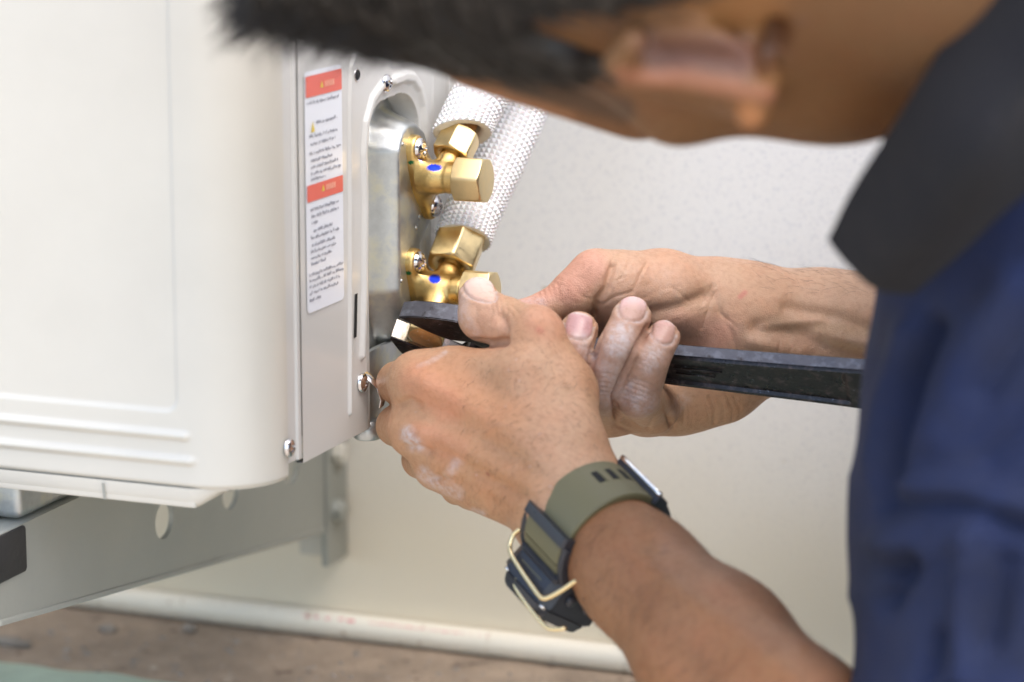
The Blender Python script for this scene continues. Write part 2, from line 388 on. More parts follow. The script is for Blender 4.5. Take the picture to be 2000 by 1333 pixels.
def relax(V,Q,it=2,f=.5):
    for _ in range(it):
        acc=np.zeros_like(V); cnt=np.zeros(len(V))
        for i in range(4):
            for j in ((i+1)%4,(i+3)%4):
                for k in range(3): acc[:,k]+=np.bincount(Q[:,i],V[Q[:,j],k],len(V))
                cnt+=np.bincount(Q[:,i],minlength=len(V))
        V=V+(acc/np.maximum(cnt,1)[:,None]-V)*f
    return V
def smooth01(x): x=np.clip(x,0,1); return x*x*(3-2*x)
# ================================================================ SETTING
XW0,XW1=-3.,3.
def plane_grid(name,xs,ys,fn,m,kind,parent=None):
    V=[];Fc=[]
    for x in xs:
        for y in ys: V.append(fn(x,y))
    n=len(ys)
    for i in range(len(xs)-1):
        for j in range(n-1): Fc.append((i*n+j,(i+1)*n+j,(i+1)*n+j+1,i*n+j+1))
    return mk(name,V,Fc,m,parent,kind=kind)
GZ=-.184
o=mk('wall',[(XW0,.322,-1.1),(XW1,.322,-1.1),(XW1,.322,2.6),(XW0,.322,2.6),(XW0,.5,-1.1),(XW1,.5,-1.1),(XW1,.5,2.6),(XW0,.5,2.6)],[(0,1,2,3),(3,2,6,7),(0,3,7,4),(1,5,6,2)],'wall',smooth=False,kind='structure')
# ledge under the unit: rough concrete strip at the wall, green paint in front, then a drop to the lower floor
o=finish(box((XW0,.04,-1.05),(XW1,.320,GZ),.004),'ledge','concrete',kind='structure')
def edge(x): return .208-.02*(x+.28)*(x<.3)+.003*math.sin(x*23)+.002*math.sin(x*61+1)+.0015*math.sin(x*140)
xs=np.concatenate([np.linspace(XW0,-.5,12),np.linspace(-.49,.3,160),np.linspace(.35,XW1,12)])
o=plane_grid('green_floor_paint',xs,np.linspace(0,1,9),lambda x,t:(x,.046+(edge(x)-.046)*t,GZ+.003-(.0028 if t==1 else 0)),'green','structure')
o=mk('ground',[(-60,-60,-1.05),(60,-60,-1.05),(60,.5,-1.05),(-60,.5,-1.05)],[(0,1,2,3)],'floor2',smooth=False,kind='structure')
# loose grit on the concrete strip
V=[];Fc=[]
for i in range(420):
    x=rng.uniform(-.42,.12); y=rng.uniform(.21,.30); r=float(rng.choice([.0007,.0011,.0018,.0028],p=[.5,.3,.15,.05])); k=len(V)
    q=[(1,0,0),(0,1,0),(-1,0,0),(0,-1,0),(0,0,1),(.7,.7,.3),(-.6,.7,.4),(-.7,-.6,.2),(.6,-.7,.4)]
    for a in q[:4]+[q[4]]: V.append((x+a[0]*r*rng.uniform(.7,1.6),y+a[1]*r*rng.uniform(.7,1.3),GZ+a[2]*r*rng.uniform(.6,1)+(.0001 if a[2] else 0)))
    for a in range(4): Fc.append((k+a,k+(a+1)%4,k+4))
mk('grit',V,Fc,'pebble',kind='stuff',smooth=False)
for i,(px_,py_,s,sh,lab) in enumerate([(25,1262,.006,(2.2,.6,.5),'pale elongated stone chip on the brown concrete at the far left'),(212,1235,.0042,(1.4,1,.7),'small rounded grey pebble beside the pipe on the concrete'),(372,1234,.004,(1.1,1,.8),'dark lump of grit lying against the pipe')]):
    c=onp(px_,py_,2,GZ); bm=bmesh.new(); bmesh.ops.create_icosphere(bm,subdivisions=2,radius=s)
    for v in bm.verts: v.co=Vector((v.co.x*sh[0]*rng.uniform(.85,1.15)+c[0],v.co.y*sh[1]*rng.uniform(.85,1.15)+c[1],v.co.z*sh[2]*rng.uniform(.85,1.1)+GZ+s*sh[2]*.7))
    o=finish(bm,'pebble','pebble'); o['label']=lab; o['category']='pebble'
# pipe along the foot of the wall
cond=thing('wall_pipe','cream plastic pipe with faded red print lying along the foot of the wall','pipe',(-.1,.309,GZ))
PY,PZ,PR=.3148,-.1770,.0071
mk('pipe_tube',*tube([(x,PY+.0006*math.sin(x*7),PZ) for x in np.linspace(XW0,XW1,120)],PR,40,False),'pvc',cond)
V=[];Fc=[]
def onpipe(x,a,l=.00015): return (x,PY+.0006*math.sin(x*7)-math.cos(a)*(PR+l),PZ+math.sin(a)*(PR+l))
def mark(x0,w,a0,h):
    k=len(V); V.extend([onpipe(x0,a0),onpipe(x0+w,a0),onpipe(x0+w,a0+h),onpipe(x0,a0+h)]); Fc.append((k,k+1,k+2,k+3))
xa=onp(575,1207,1,.30)[0]; xb=onp(680,1218,1,.30)[0]; xc=onp(705,1222,1,.30)[0]; xd=onp(950,1250,1,.30)[0]
for i in range(4):
    x0=xa+(xb-xa)*i/4.6
    for q in range(4): mark(x0+rng.uniform(0,.0035),rng.uniform(.0006,.002),.62+rng.uniform(0,.2),rng.uniform(.04,.12))
mark(xb-.005,.0045,.66,.2)
for i in range(64):
    x0=xc+(xd-xc)*i/64
    mark(x0+rng.uniform(0,.0006),rng.uniform(.0005,.0013),.72+rng.uniform(0,.1) if i<46 else .76,rng.uniform(.03,.1) if i<46 else (.07 if i%4==0 else .001))
mk('red_print',V,Fc,'pinkprint',cond,smooth=False); settle(cond)
# ================================================================ AIR-CONDITIONER OUTDOOR UNIT
ac=thing('outdoor_unit','cream metal air conditioner outdoor unit hung on the wall above a steel bracket','air conditioner',(-.35,.07,-.0145))
XL=-.66; TOP=.50
def strip(lo,hi,step): return list(np.arange(lo,hi,step))
# front cover: path in XY swept in Z, pressed relief added along the normal
path=[]
for x in strip(XL,-.16,.03)+strip(-.16,-.0302,.0011): path.append((x,-.035,0,-1))
for a in np.linspace(0,math.pi/2,26): path.append((-.030+.0295*math.sin(a),-.0055-.0295*math.cos(a),math.sin(a),-math.cos(a)))
path.append((-.0005,-.0048,1,0)); 
zs=[-.0062,-.0060]+strip(-.0055,.06,.0009)+strip(.06,.2,.004)+strip(.2,TOP,.03)+[TOP]
def sdrr(x,z,x0,x1,z0,z1,r):
    dx=np.maximum(np.maximum(x0+r-x,x-x1+r),0); dz=np.maximum(np.maximum(z0+r-z,z-z1+r),0)
    return np.hypot(dx,dz)-r
def relief(x,z):
    d=sdrr(x,z,XL+.02,-.0372,.0268,.49,.006)
    h=-.0011*(1-smooth01((d+.0010)/.0020))
    for zc,xe in ((.0166,-.0335),(.0060,-.0315)):
        q=math.hypot(max(0,x-xe),z-zc)-.0006; h+=.0016*(1-smooth01((q+.0002)/.0022))
    return h
V=[];nz_=len(zs)
for (x,y,nx,ny) in path:
    for z in zs:
        h=relief(x,z) if ny<-.99 else 0
        # bottom edge rolls inwards
        hb=-.0018*(1-smooth01((z+.0062)/.002)); V.append((x+nx*(h+hb),y+ny*(h+hb),z))
Fc=[(i*nz_+j,(i+1)*nz_+j,(i+1)*nz_+j+1,i*nz_+j+1) for i in range(len(path)-1) for j in range(nz_-1)]
mk('front_panel',V,Fc,'cream',ac)
# stepped flange at the corner, then the side panel
pts=[(-.0005,-.0048),(-.0011,-.0042),(-.0011,.0040),(-.0002,.0050),(-.0002,.0076),(-.0007,.0080),(-.0007,.0092)]
V=[];Fc=[]
for (x,y) in pts:
    for z in (0.0005,TOP): V.append((x,y,z))
Fc=[(2*i,2*i+2,2*i+3,2*i+1) for i in range(len(pts)-1)]
mk('corner_flange',V,Fc,'greyenamel',ac,smooth=False)
mk('top_cover',*join(([(XL,-.035,TOP),(0,-.035,TOP),(0,.174,TOP),(XL,.174,TOP)],[(0,1,2,3)])),'cream',ac,smooth=False)
mk('back_panel',*join(([(XL,.174,-.006),(-.001,.174,-.006),(-.001,.174,TOP),(XL,.174,TOP),(XL,-.035,-.006),(XL,-.035,TOP)],[(0,1,2,3),(0,3,5,4)])),'cream',ac,smooth=False)
# side panel relief map over (y,z)
OPX=(.0815,.1400)
def seg_d(Y,Z,pts):
    D=np.full(Y.shape,1.)
    for (a,b),(c,d) in zip(pts[:-1],pts[1:]):
        vx,vz=c-a,d-b; L=vx*vx+vz*vz+1e-12; t=np.clip(((Y-a)*vx+(Z-b)*vz)/L,0,1); D=np.minimum(D,np.hypot(Y-a-t*vx,Z-b-t*vz))
    return D
def yz(*p): return [tuple(onp(x,y,0,0)[1:]) for x,y in p]
ys=np.array(strip(.0086,.05,.0012)+strip(.05,.150,.0005)+strip(.150,.174,.0014)+[.1738]); zz=np.array([-.0020,-.0017]+strip(-.001,.185,.0006)+strip(.185,TOP,.02)+[TOP])
Yg,Zg=np.meshgrid(ys,zz,indexing='ij')
H=np.zeros(Yg.shape)
archL=yz((683,805),(683,400),(682,200),(685,130),(697,95),(712,84),(760,66))
H+=.0013*(1-smooth01((seg_d(Yg,Zg,archL)-.0006)/.0014))
arch=yz((706,694),(710,560),(711,400),(709,300),(713,240),(725,195),(742,170)); H+=.0019*(1-smooth01((seg_d(Yg,Zg,arch)-.0008)/.0021))
arch2=yz((768,158),(790,150),(806,153),(819,172),(827,205),(831,250),(834,330),(838,560)); H+=.0019*(1-smooth01((seg_d(Yg,Zg,arch2)-.0010)/.0024))
line3=yz((846,60),(847,600)); H+=.0006*(1-smooth01((seg_d(Yg,Zg,line3)-.0002)/.001))
seam=yz((871,60),(871,640)); H-=.0008*(1-smooth01((seg_d(Yg,Zg,seam)-.0002)/.0006))
def opening(Y,Z):
    # rounded-top slot, its top leaning back as in the pressed panel
    Zt=.1452-.10*(Y-.118)*(Y>.118)-.06*np.abs(Y-.118)
    r=.017; x0,x1=OPX
    dx=np.maximum(np.maximum(x0+r-Y,Y-x1+r),0); dz=np.maximum(Z-(Zt-r),0)
    return np.hypot(dx,dz)-r
op=opening(Yg,Zg)
H-=.0012*(1-smooth01(op/.006))                              # margin slopes in
H=np.where(op<0,-.0012-.013*smooth01(-op/.0007),H)
Xg=H
idx=np.arange(Yg.size).reshape(Yg.shape); q=np.stack([idx[:-1,:-1],idx[1:,:-1],idx[1:,1:],idx[:-1,1:]],-1).reshape(-1,4)
deep=(op<-.0016); kill=(deep[:-1,:-1]&deep[1:,:-1]&deep[1:,1:]&deep[:-1,1:]).reshape(-1)
big('side_panel',np.stack([Xg,Yg,Zg],-1).reshape(-1,3),q[~kill],'greyenamel',ac)
mk('side_panel_edge',*join(([(0,.0086,-.002),(0,.0815,-.002),(-.004,.0815,-.002),(-.004,.0086,-.002)],[(0,3,2,1)])),'greyenamel',ac,smooth=False)
# embossed box, hole, slot
def ring_quad(pts,w,x=.0003):
    V=[];Fc=[];c=np.mean(pts,0)
    for p in pts:
        p=np.array(p); d=(c-p)/np.linalg.norm(c-p); V.append((x,*p)); V.append((x,*(p+d*w)))
    n=len(pts)
    for i in range(n): Fc.append((2*i,(2*i+2)%(2*n),(2*i+3)%(2*n),2*i+1))
    return V,Fc
mk('stamped_box',*ring_quad(yz((763,95),(763,134),(820,125),(820,86)),.0007),'ink',ac,smooth=False)
sl=yz((692,575),(697,573),(695,658),(690,661)); mk('slot',[(.0004,a,b) for a,b in sl],[(0,1,2,3)],'black_hole',ac,smooth=False)
hc=onp(697,147,0,0); mk('hole_rim',*lathe(hc+np.array([-.0004,0,0]),(1,0,0),[(0,.0028),(.0006,.0030),(.0009,.0026),(.0002,.0022)],24,False),'chrome',ac); mk('hole',*lathe(hc,(1,0,0),[(0,.0023),(.0004,.0022)],20),'black_hole',ac)
for (x,y,r) in ((755,163,.0041),(708,748,.0044),(565,875,.0040)):
    screw(onp(x,y,0,.0006),(1,0,.05),r,'panel_screw',ac,h=.0024)
# base pan lip under the front cover
lip=[]
pan=finish(box((XL,-.0335,-.0150),(-.030,.172,-.0062),.0015),'base_pan','cream',ac)
V=[];Fc=[]
prof=[(0,-.0060),(.0002,-.0100),(.0012,-.0128),(.0022,-.0146),(.0040,-.0150)]
xsq=[XL,-.3,-.12,-.034,-.031,-.028,-.025,-.022,-.019,-.016]
for x in xsq:
    t=smooth01(np.array((x+.033)/.016)); 
    for (d,z) in prof: V.append((x,-.0345+d+float(t)*.004,-.006+(z+.006)*(1-.88*float(t))))
m_=len(prof); Fc=[(i*m_+j,i*m_+j+1,(i+1)*m_+j+1,(i+1)*m_+j) for i in range(len(xsq)-1) for j in range(m_-1)]
mk('base_pan_lip',V,Fc,'cream',ac)
xx=onp(202,960,1,-.035)[0]; mk('lip_seam',[(xx-.0006,-.0353,-.0072),(xx+.0006,-.0353,-.0072),(xx+.0006,-.0340,-.0146),(xx-.0006,-.0340,-.0146)],[(0,1,2,3)],'galvdull',ac,smooth=False)
# galvanised floor piece of the unit behind the hands
gb=thing  # (alias unused)
finish(box((-.010,.0835,-.0060),(-.0065,.168,.030),.0012),'base_upstand','galv',ac)
mk('drain_spout',*lathe(onp(718,838,0,-.008)+np.array([0,0,.004]),(0,0,-1),[(0,.0065),(.008,.0062),(.0085,.0056),(.0085,.004)],24),'galv',ac)
# valve plate: pressed galvanised sheet with raised boss
ys=np.arange(.0790,.1735,.0006); zz=np.arange(-.0050,.1500,.0006); Yg,Zg=np.meshgrid(ys,zz,indexing='ij')
BO=[tuple(onp(x,y,0,.001)[1:]) for x,y in ((784,560),(783,400),(782,300),(786,278),(793,266),(806,264),(818,276),(825,300),(830,360),(828,424),(808,470),(806,520),(812,600),(800,630))]
def poly_sd(Y,Z,poly):
    D=seg_d(Y,Z,poly+[poly[0]]); ins=np.zeros(Y.shape,bool); n=len(poly)
    for i in range(n):
        (a,b),(c,d)=poly[i],poly[(i+1)%n]
        cond=((b>Z)!=(d>Z))&(Y<(c-a)*(Z-b)/(d-b+1e-12)+a); ins^=cond
    return np.where(ins,-D,D)
bd=poly_sd(Yg,Zg,BO)-.004
Hp=-.0125+.0150*(1-smooth01((bd)/.0085))-.0003*np.exp(-((bd-.0085)/.0012)**2)
Hp+=.0004*np.sin(Yg*420+Zg*90)*smooth01((bd-.006)/.01)
# pressing wrinkles round the head of the boss
ang=np.arctan2(Zg-.118,Yg-.118); Hp+=.00022*np.sin(ang*75)*np.exp(-((bd-.0065)/.0022)**2)*(Zg>.108)*(Yg<.125)
# stamped marks (unreadable in the photograph)
for (x,y) in ((786,236),(791,238),(796,238),(800,232),(804,243),(804,230)):
    c=onp(x,y,0,-.012); Hp+=.0005*np.exp(-((Yg-c[1])/.0007)**2-((Zg-c[2])/.0018)**2)
idx=np.arange(Yg.size).reshape(Yg.shape); q=np.stack([idx[:-1,:-1],idx[1:,:-1],idx[1:,1:],idx[:-1,1:]],-1).reshape(-1,4)
big('valve_plate',np.stack([Hp,Yg,Zg],-1).reshape(-1,3),q,'galv',ac)
for (x,y) in ((785,282),(798,318),(818,424),(804,490),(783,549),(812,445)):
    mk('rivet',*lathe(onp(x,y,0,.0022),(1,0,0),[(0,.0011),(.0005,.0010),(.0009,.0005),(.001,.0001)],12),'galv',ac)
# bent metal tab by the lower screw
tp=onp(722,750,0,.002); V=[];Fc=[]
prof2=[(0,.006,.0045),(.004,.0035,.004),(.0085,-.0005,.0035),(.0105,-.006,.0035),(.0095,-.0095,.0030)]
for (dx,dz,w) in prof2:
    V+= [tuple(tp+np.array([dx-.004,-w,dz])),tuple(tp+np.array([dx-.004,w*.4,dz+.0005]))]
V+= [(a+.0008,b,c-.0008) for a,b,c in V[:]]
n=len(prof2)*2; Fc=[(2*i,2*i+1,2*i+3,2*i+2) for i in range(len(prof2)-1)]+[(n+2*i,n+2*i+2,n+2*i+3,n+2*i+1) for i in range(len(prof2)-1)]+[(2*i,2*i+2,n+2*i+2,n+2*i) for i in range(len(prof2)-1)]
mk('metal_tab',V,Fc,'chrome',ac)
# warning label: paper with unreadable printed lines
def yzl(x,y): return onp(x,y,0,0)[1:]
def ticker(a,b,name,parent,m,x=.0005):
    return mk(name,[(x,*p) for p in (a)],[tuple(range(len(a)))],m,parent,smooth=False)
y0,y1,z0,z1=.0140,.0515,.0622,.1655
def rr(y0,y1,z0,z1,r,n=6):
    P_=[]
    for (cy,cz,a0) in ((y1-r,z1-r,0),(y0+r,z1-r,90),(y0+r,z0+r,180),(y1-r,z0+r,270)):
        for i in range(n+1):
            a=math.radians(a0+90*i/n); P_.append((cy+r*math.cos(a),cz+r*math.sin(a)))
    return P_
lab=ticker(rr(y0,y1,z0,z1,.0025),0,'warning_label',ac,'paper')
for zt,zb in ((.1635,.1545),(.1172,.1100)):
    ticker(rr(y0+.001,y1-.0005,zb,zt,.0005,2),0,'red_header',lab,'red',.0008)
    ticker([(.0290,zb+.0030),(.0320,zb+.0030),(.0305,zb+.0060)],0,'header_triangle',lab,'yellow',.0010)
    V=[];Fc=[]
    for i in range(5):
        k=len(V); a=.0335+i*.0020; V+=[(.001,a,zb+.003),(.001,a+.0013,zb+.003),(.001,a+.0013,zb+.0055),(.001,a,zb+.0055)]; Fc.append((k,k+1,k+2,k+3))
    mk('header_print',V,Fc,'orange',lab,smooth=False)
ticker([(.0195,.1395),(.0232,.1395),(.02135,.1440)],0,'warning_triangle',lab,'yellow',.0009)
rows=[(.1500,.0165,.0490),(.1408,.0250,.0465),(.1352,.0185,.0460),(.1316,.0190,.0440),(.1268,.0185,.0500),(.1240,.0185,.0410),(.1215,.0190,.0480),
      (.1205,.0200,.0490)]
zrow=[.1515,.1425,.1372,.1338,.1300,.1268,.1240,.1212,.1188,.1058,.1028,.1000,.0966,.0938,.0905,.0878,.0850,.0825,.0780,.0755,.0728,.0700,.0670]
ln=[(.016,.049),(.025,.046),(.018,.046),(.019,.044),(.018,.050),(.019,.040),(.019,.047),(.019,.048),(.019,.034),(.018,.047),(.019,.046),(.019,.025),(.021,.040),(.018,.046),(.019,.042),(.018,.044),(.018,.038),(.018,.032),(.016,.050),(.016,.050),(.016,.047),(.016,.044),(.016,.027)]
for zr,(a,b) in zip(zrow,ln):
    V=[];Fc=[]; p=a
    while p<b:
        w=float(rng.uniform(.0004,.0011)); h=float(rng.uniform(.0006,.0015)); dz=float(rng.uniform(-.0002,.0003)); k=len(V)
        V+=[(.0008,p,zr+dz),(.0008,p+w,zr+dz),(.0008,p+w,zr+dz+h),(.0008,p,zr+dz+h)]; Fc.append((k,k+1,k+2,k+3)); p+=w+float(rng.choice([.0003,.0004,.0013],p=[.5,.35,.15]))
    mk('printed_line',V,Fc,'ink',lab,smooth=False)
# foot of the unit
ft=finish(box((-.34,-.016,-.0340),(-.1262,.045,-.0152),.004,3),'mounting_foot','galv',ac)
V,Fc=lathe((-.150,-.018,-.034),(0,0,1),[(0,.012),(.0185,.012)],24); mk('foot_bead',V,Fc,'galv',ac)
# ---------------------------------------------------------------- service valves (parts of the unit)
AX=np.array([0,-.7071,-.7071]); BX=np.array([0,-.7071,.7071])
def valve(name,E1,E2,C0,a1,capX,port=False,marks=()):
    E1=np.array(E1);E2=np.array(E2);C0=np.array(C0)
    f=Field(np.minimum(np.minimum(E1,E2),C0)-.016,np.maximum(np.maximum(E1,E2),C0+np.array([.016,0,0]))+.018,.0005)
    mid=(E1+E2)/2; mid[0]=.0040
    for p,r in ((E1,.0056),(E2,.0056)): f.cyl((.0010,p[1],p[2]),(.0062,p[1],p[2]),r+.0006,.003,.0016)
    # web between ears
    for t in np.linspace(0,1,9):
        p=E1*(1-t)+E2*t; rr_=.0046+.0030*math.sin(math.pi*t); f.cyl((.0010,p[1],p[2]),(.0062,p[1],p[2]),rr_+.0006,.004,.0016)
    f.cone((.0035,mid[1],mid[2]),.0080,(.012,C0[1],C0[2]),.0066,.006)
    for e in (E1,E2): f.cone((.004,e[1]*.55+C0[1]*.45,e[2]*.55+C0[2]*.45),.0042,(.013,C0[1],C0[2]),.0058,.005)
    f.cyl((.006,C0[1],C0[2]),(capX+.001,C0[1],C0[2]),.0064,.003,.0005)
    f.cyl((capX-.004,C0[1],C0[2]),(capX+.0005,C0[1],C0[2]),.0067,.0015,.0005)
    b0=np.array([.0165,C0[1],C0[2]]); f.cone(b0,.0058,b0+a1*.0105,.0052,.004)
    if port: f.cone(b0,.0062,b0+AX*.014,.0060,.004)
    # flat stop under the screw heads
    for e in (E1,E2): f.cyl((.0063,e[1],e[2]),(.016,e[1],e[2]),.0054,.0006,.0002,'sub')
    V,Q=f.mesh(); N=vnormals(V,Q)
    col=np.tile(np.array([.73,.51,.20]),(len(V),1)); 
    d=V-CAM; z=d@W_; u=1000+F*(d@R_)/z; v=666.5-F*(d@U_)/z; fr=(N@W_)<-.05
    for (mx_,my_,rx_,ry_,cc) in marks:
        w=1-smooth01((np.sqrt(((u-mx_)/rx_)**2+((v-my_)/ry_)**2)+.12*np.sin(u*.9)*np.sin(v*1.1)-.85)/.25)
        col[fr]=col[fr]*(1-w[fr,None])+np.array(cc)*w[fr,None]
    vo=big(name,V,Q,'brass',ac,attrs={'Col':col})
    return vo,b0
E1a=onp(812,291,0,.0045); E2a=onp(842,402,0,.0045)
def axc(x,y,X): return onp(x,y,0,X)
Ca=axc(868,349,.0185); a1=np.array([.12,.70,.70]); a1/=np.linalg.norm(a1)
v1,b1=valve('service_valve',E1a,E2a,Ca,a1,.0245,False,((848,328,15,7,(.02,.05,.62)),(803,318,6,4,(.03,.2,.08)),(822,310,5,5,(.12,.15,.5))))
E1b=onp(810,512,0,.0045); E2b=onp(840,620,0,.0045); Cb=axc(866,566,.0175); a2=np.array([.05,.70,.70]); a2/=np.linalg.norm(a2)
v2,b2=valve('service_valve',E1b,E2b,Cb,a2,.0270,True,((849,545,12,9,(.02,.05,.62)),(798,534,6,4,(.03,.2,.08))))
def cap(C0,X,af,L,rot,par):
    V,Fc=hexnut((X,C0[1],C0[2]),(1,0,0),af,L,rot=rot); mk('valve_cap',V,Fc,'brasshex',par)
cap(Ca,.0252,.0196,.0140,.36,v1); cap(Cb,.0285,.0190,.0140,.36,v2)
for E_,par in ((E1a,v1),(E2a,v1),(E1b,v2),(E2b,v2)): screw((.0062,E_[1],E_[2]),(1,0,0),.0053,'flange_screw',par,h=.0036)
O=np.array([b2[0],b2[1],b2[2]])
CAPO=O+BX*.001+np.array([.0005,0,0])
V,Fc=hexnut(CAPO+AX*.013,AX,.0168,.0150,rot=.62); mk('service_port_cap',V,Fc,'brasshex',v2)
mk('port_cap_face',*lathe(CAPO+AX*.0279,AX,[(0,.0076),(.0003,.0074)],40),'copper',v2)
for b_,a_,par in ((b1,a1,v1),(b2,a2,v2)):
    V=[];prof=[]
    for i in range(22): prof.append((.008+i*.00042,.0046+(.0003 if i%2 else 0)))
    mk('valve_thread',*lathe(b_,a_,prof,32),'brasshex',par)
# ---------------------------------------------------------------- insulated refrigerant pipes
def insul(name,label,b_,ax0,af,nutL,start,path,rad,rot,tilt):
    root=thing(name,label,'pipe',tuple(b_),'insulated pipes joined to the brass valves')
    V,Fc=hexnut(b_+ax0*.0125,ax0,af,nutL,bore=af*.30,rot=rot); nut=mk('flare_nut',V,Fc,'brasshex',root)
    p0=b_+ax0*(.0125+nutL-.001)
    mk('copper_pipe',*lathe(p0,ax0,[(0,af*.36),(.004,af*.30),(.012,.0052),(.03,.0048)],28),'copper',root)
    # foam sleeve with pressed pyramids
    pts=[np.array(p) for p in path]
    # resample
    seg=[0]
    for a,b in zip(pts[:-1],pts[1:]): seg.append(seg[-1]+np.linalg.norm(b-a))
    cell=.0027; n=int(seg[-1]/cell); nc=int(2*math.pi*rad/cell)
    from math import floor
    def at(s):
        for i in range(len(seg)-1):
            if s<=seg[i+1] or i==len(seg)-2:
                t=(s-seg[i])/(seg[i+1]-seg[i]); 
                p0_=pts[max(i-1,0)];p1=pts[i];p2=pts[i+1];p3=pts[min(i+2,len(pts)-1)]
                return .5*((2*p1)+(-p0_+p2)*t+(2*p0_-5*p1+4*p2-p3)*t*t+(-p0_+3*p1-3*p2+p3)*t**3)
    V=[];Fc=[];x=None; rings=[]
    def ring(s,r,off,tiltk=1):
        nonlocal x
        c=at(s); t=at(min(s+.002,seg[-1]))-at(max(s-.002,0)); t/=np.linalg.norm(t)
        if x is None: x,y,_=basis(t)
        x=x-t*(x@t); x/=np.linalg.norm(x); y=np.cross(t,x)
        k=len(V); tl=math.exp(-s/.012)
        for i in range(nc):
            a=2*math.pi*(i+off)/nc; rr_=r*(1+.012*math.sin(3*a+s*60)+.006*math.sin(s*300+a*2)); d=x*math.cos(a)+y*math.sin(a)
            V.append(c+d*rr_+t*(d@tilt)*rad*tl)
        return k
    ks=[ring(i*cell,rad,0) for i in range(n+1)]; x=None; ka=[ring((i+.5)*cell,rad+.0012,.5) for i in range(n)]
    for i in range(n):
        for j in range(nc):
            a,b,c,d=ks[i]+j,ks[i]+(j+1)%nc,ks[i+1]+(j+1)%nc,ks[i+1]+j; e=ka[i]+j
            Fc+=[(a,b,e),(b,c,e),(c,d,e),(d,a,e)]
    sl=mk('foam_sleeve',V,Fc,'foam',root,smooth=False)
    # cut end
    x=None; V=[]; r1=ring(0,rad*.995,0); r2=ring(-.0004 if False else 0,rad*.80,0); r3=ring(.001,rad*.60,0); r4=ring(.012,rad*.58,0)
    Fc=[]
    for a,b in ((r1,r2),(r2,r3),(r3,r4)):
        for j in range(nc): Fc.append((a+j,b+j,b+(j+1)%nc,a+(j+1)%nc))
    mk('cut_end',V,Fc,'foamin',sl)
    settle(root); return root
s1_=b1+a1*.0265
insul('insulated_pipe','white textured foam pipe rising behind the head from the upper brass nut',b1,a1,.0168,.0135,0,
      [s1_,s1_+a1*.02,s1_+a1*.06+np.array([.004,0,0]),s1_+a1*.10+np.array([.008,0,0]),s1_+a1*.20+np.array([.02,-.03,.03])],.0122,.3,np.array([.35,0,-.25]))
s2_=b2+a2*.0290+np.array([.001,0,0])
insul('insulated_pipe','longer white foam pipe leaning against the first, ending at the larger lower nut',b2,a2,.0215,.0215,0,
      [s2_,s2_+a2*.02,s2_+a2*.06+np.array([.003,0,.001]),s2_+a2*.11+np.array([.006,-.002,.004]),s2_+a2*.16+np.array([.010,-.012,.016]),s2_+a2*.2+np.array([.014,-.04,.05])],.0125,.42,np.array([.1,0,-.1]))
settle(ac)
# ---------------------------------------------------------------- wall bracket
br=thing('wall_bracket','grey steel bracket arm with round holes reaching from the wall below the unit','bracket',(-.125,.28,-.1))
zb0,zb1=-.0754,-.1185; ztop=-.0352
bm=bmesh.new(); 
def armz(y): return zb0+(zb1-zb0)*(y+.0376)/(.2952+.0376)
outer=[(-.0376,ztop),(-.0376,zb0),(.2945,armz(.2945)),(.2945,ztop)]
holes=[(.1135,-.0662,.0092),(.1840,-.0690,.0092),(.2545,-.0725,.0092)]
# plate with holes, built as columns of quads around each hole
def arm_plate(X):
    V=[];Fc=[]; cuts=[-.0376]; 
    for (hy,hz,hr) in holes: cuts+= [hy-.02,hy+.02]
    cuts.append(.2945)
    def addq(ya,yb):
        k=len(V); V.extend([(X,ya,ztop),(X,ya,armz(ya)),(X,yb,armz(yb)),(X,yb,ztop)]); Fc.append((k,k+1,k+2,k+3))
    for i in range(0,len(cuts),2): addq(cuts[i],cuts[i+1])
    for (hy,hz,hr) in holes:
        n=48; k=len(V); ya,yb=hy-.02,hy+.02
        for i in range(n):
            a=2*math.pi*i/n; c,s=math.cos(a),math.sin(a); V.append((X,hy+hr*c,hz+hr*s))
            tt=[]; 
            if abs(c)>1e-6: tt.append(((yb if c>0 else ya)-hy)/c)
            if s>1e-6: tt.append((ztop-hz)/s)
            if s<-1e-6: 
                m_=(zb1-zb0)/(.2952+.0376); tt.append((armz(hy)-hz)/(s-m_*c))
            t=min(q for q in tt if q>0); V.append((X,hy+t*c,hz+t*s))
        for i in range(n): j=(i+1)%n; Fc.append((k+2*i,k+2*j,k+2*j+1,k+2*i+1))
        for (yy,zz_) in ((ya,ztop),(yb,ztop),(ya,armz(ya)),(yb,armz(yb))):
            # close the corners
            best=sorted(range(n),key=lambda i:(V[k+2*i+1][1]-yy)**2+(V[k+2*i+1][2]-zz_)**2)[:2]; kk=len(V); V.append((X,yy,zz_)); Fc.append((kk,k+2*best[0]+1,k+2*best[1]+1))
    return V,Fc
V1,F1=arm_plate(-.125); V2,F2=arm_plate(-.1275); mk('bracket_arm',*join((V1,F1),(V2,[tuple(reversed(f)) for f in F2])),'galvdull',br,smooth=False)
for (hy,hz,hr) in holes:
    V,Fc=lathe((-.1275,hy,hz),(1,0,0),[(0,hr),(.0025,hr)],48,False); mk('hole_edge',V,Fc,'galvdull',br)
finish(box((-.155,-.0376,ztop-.0022),(-.1251,.2945,ztop),.0008),'top_flange','galvdull',br)
bm=prism([(-.0376,zb0-.0005),(.2945,armz(.2945)-.0005),(.2945,armz(.2945)+.0025),(-.0376,zb0+.0025)],lambda a,b,t:(t,a,b),-.155,-.1242,.0008); finish(bm,'bottom_flange','galvdull',br)
finish(box((-.1275,.2952,-.1385),(-.1235,.3215,.10),.0008),'upright','galvdull',br)
finish(box((-.152,.3185,-.1400),(-.1280,.3215,.10),.0006),'wall_flange','cream',br)
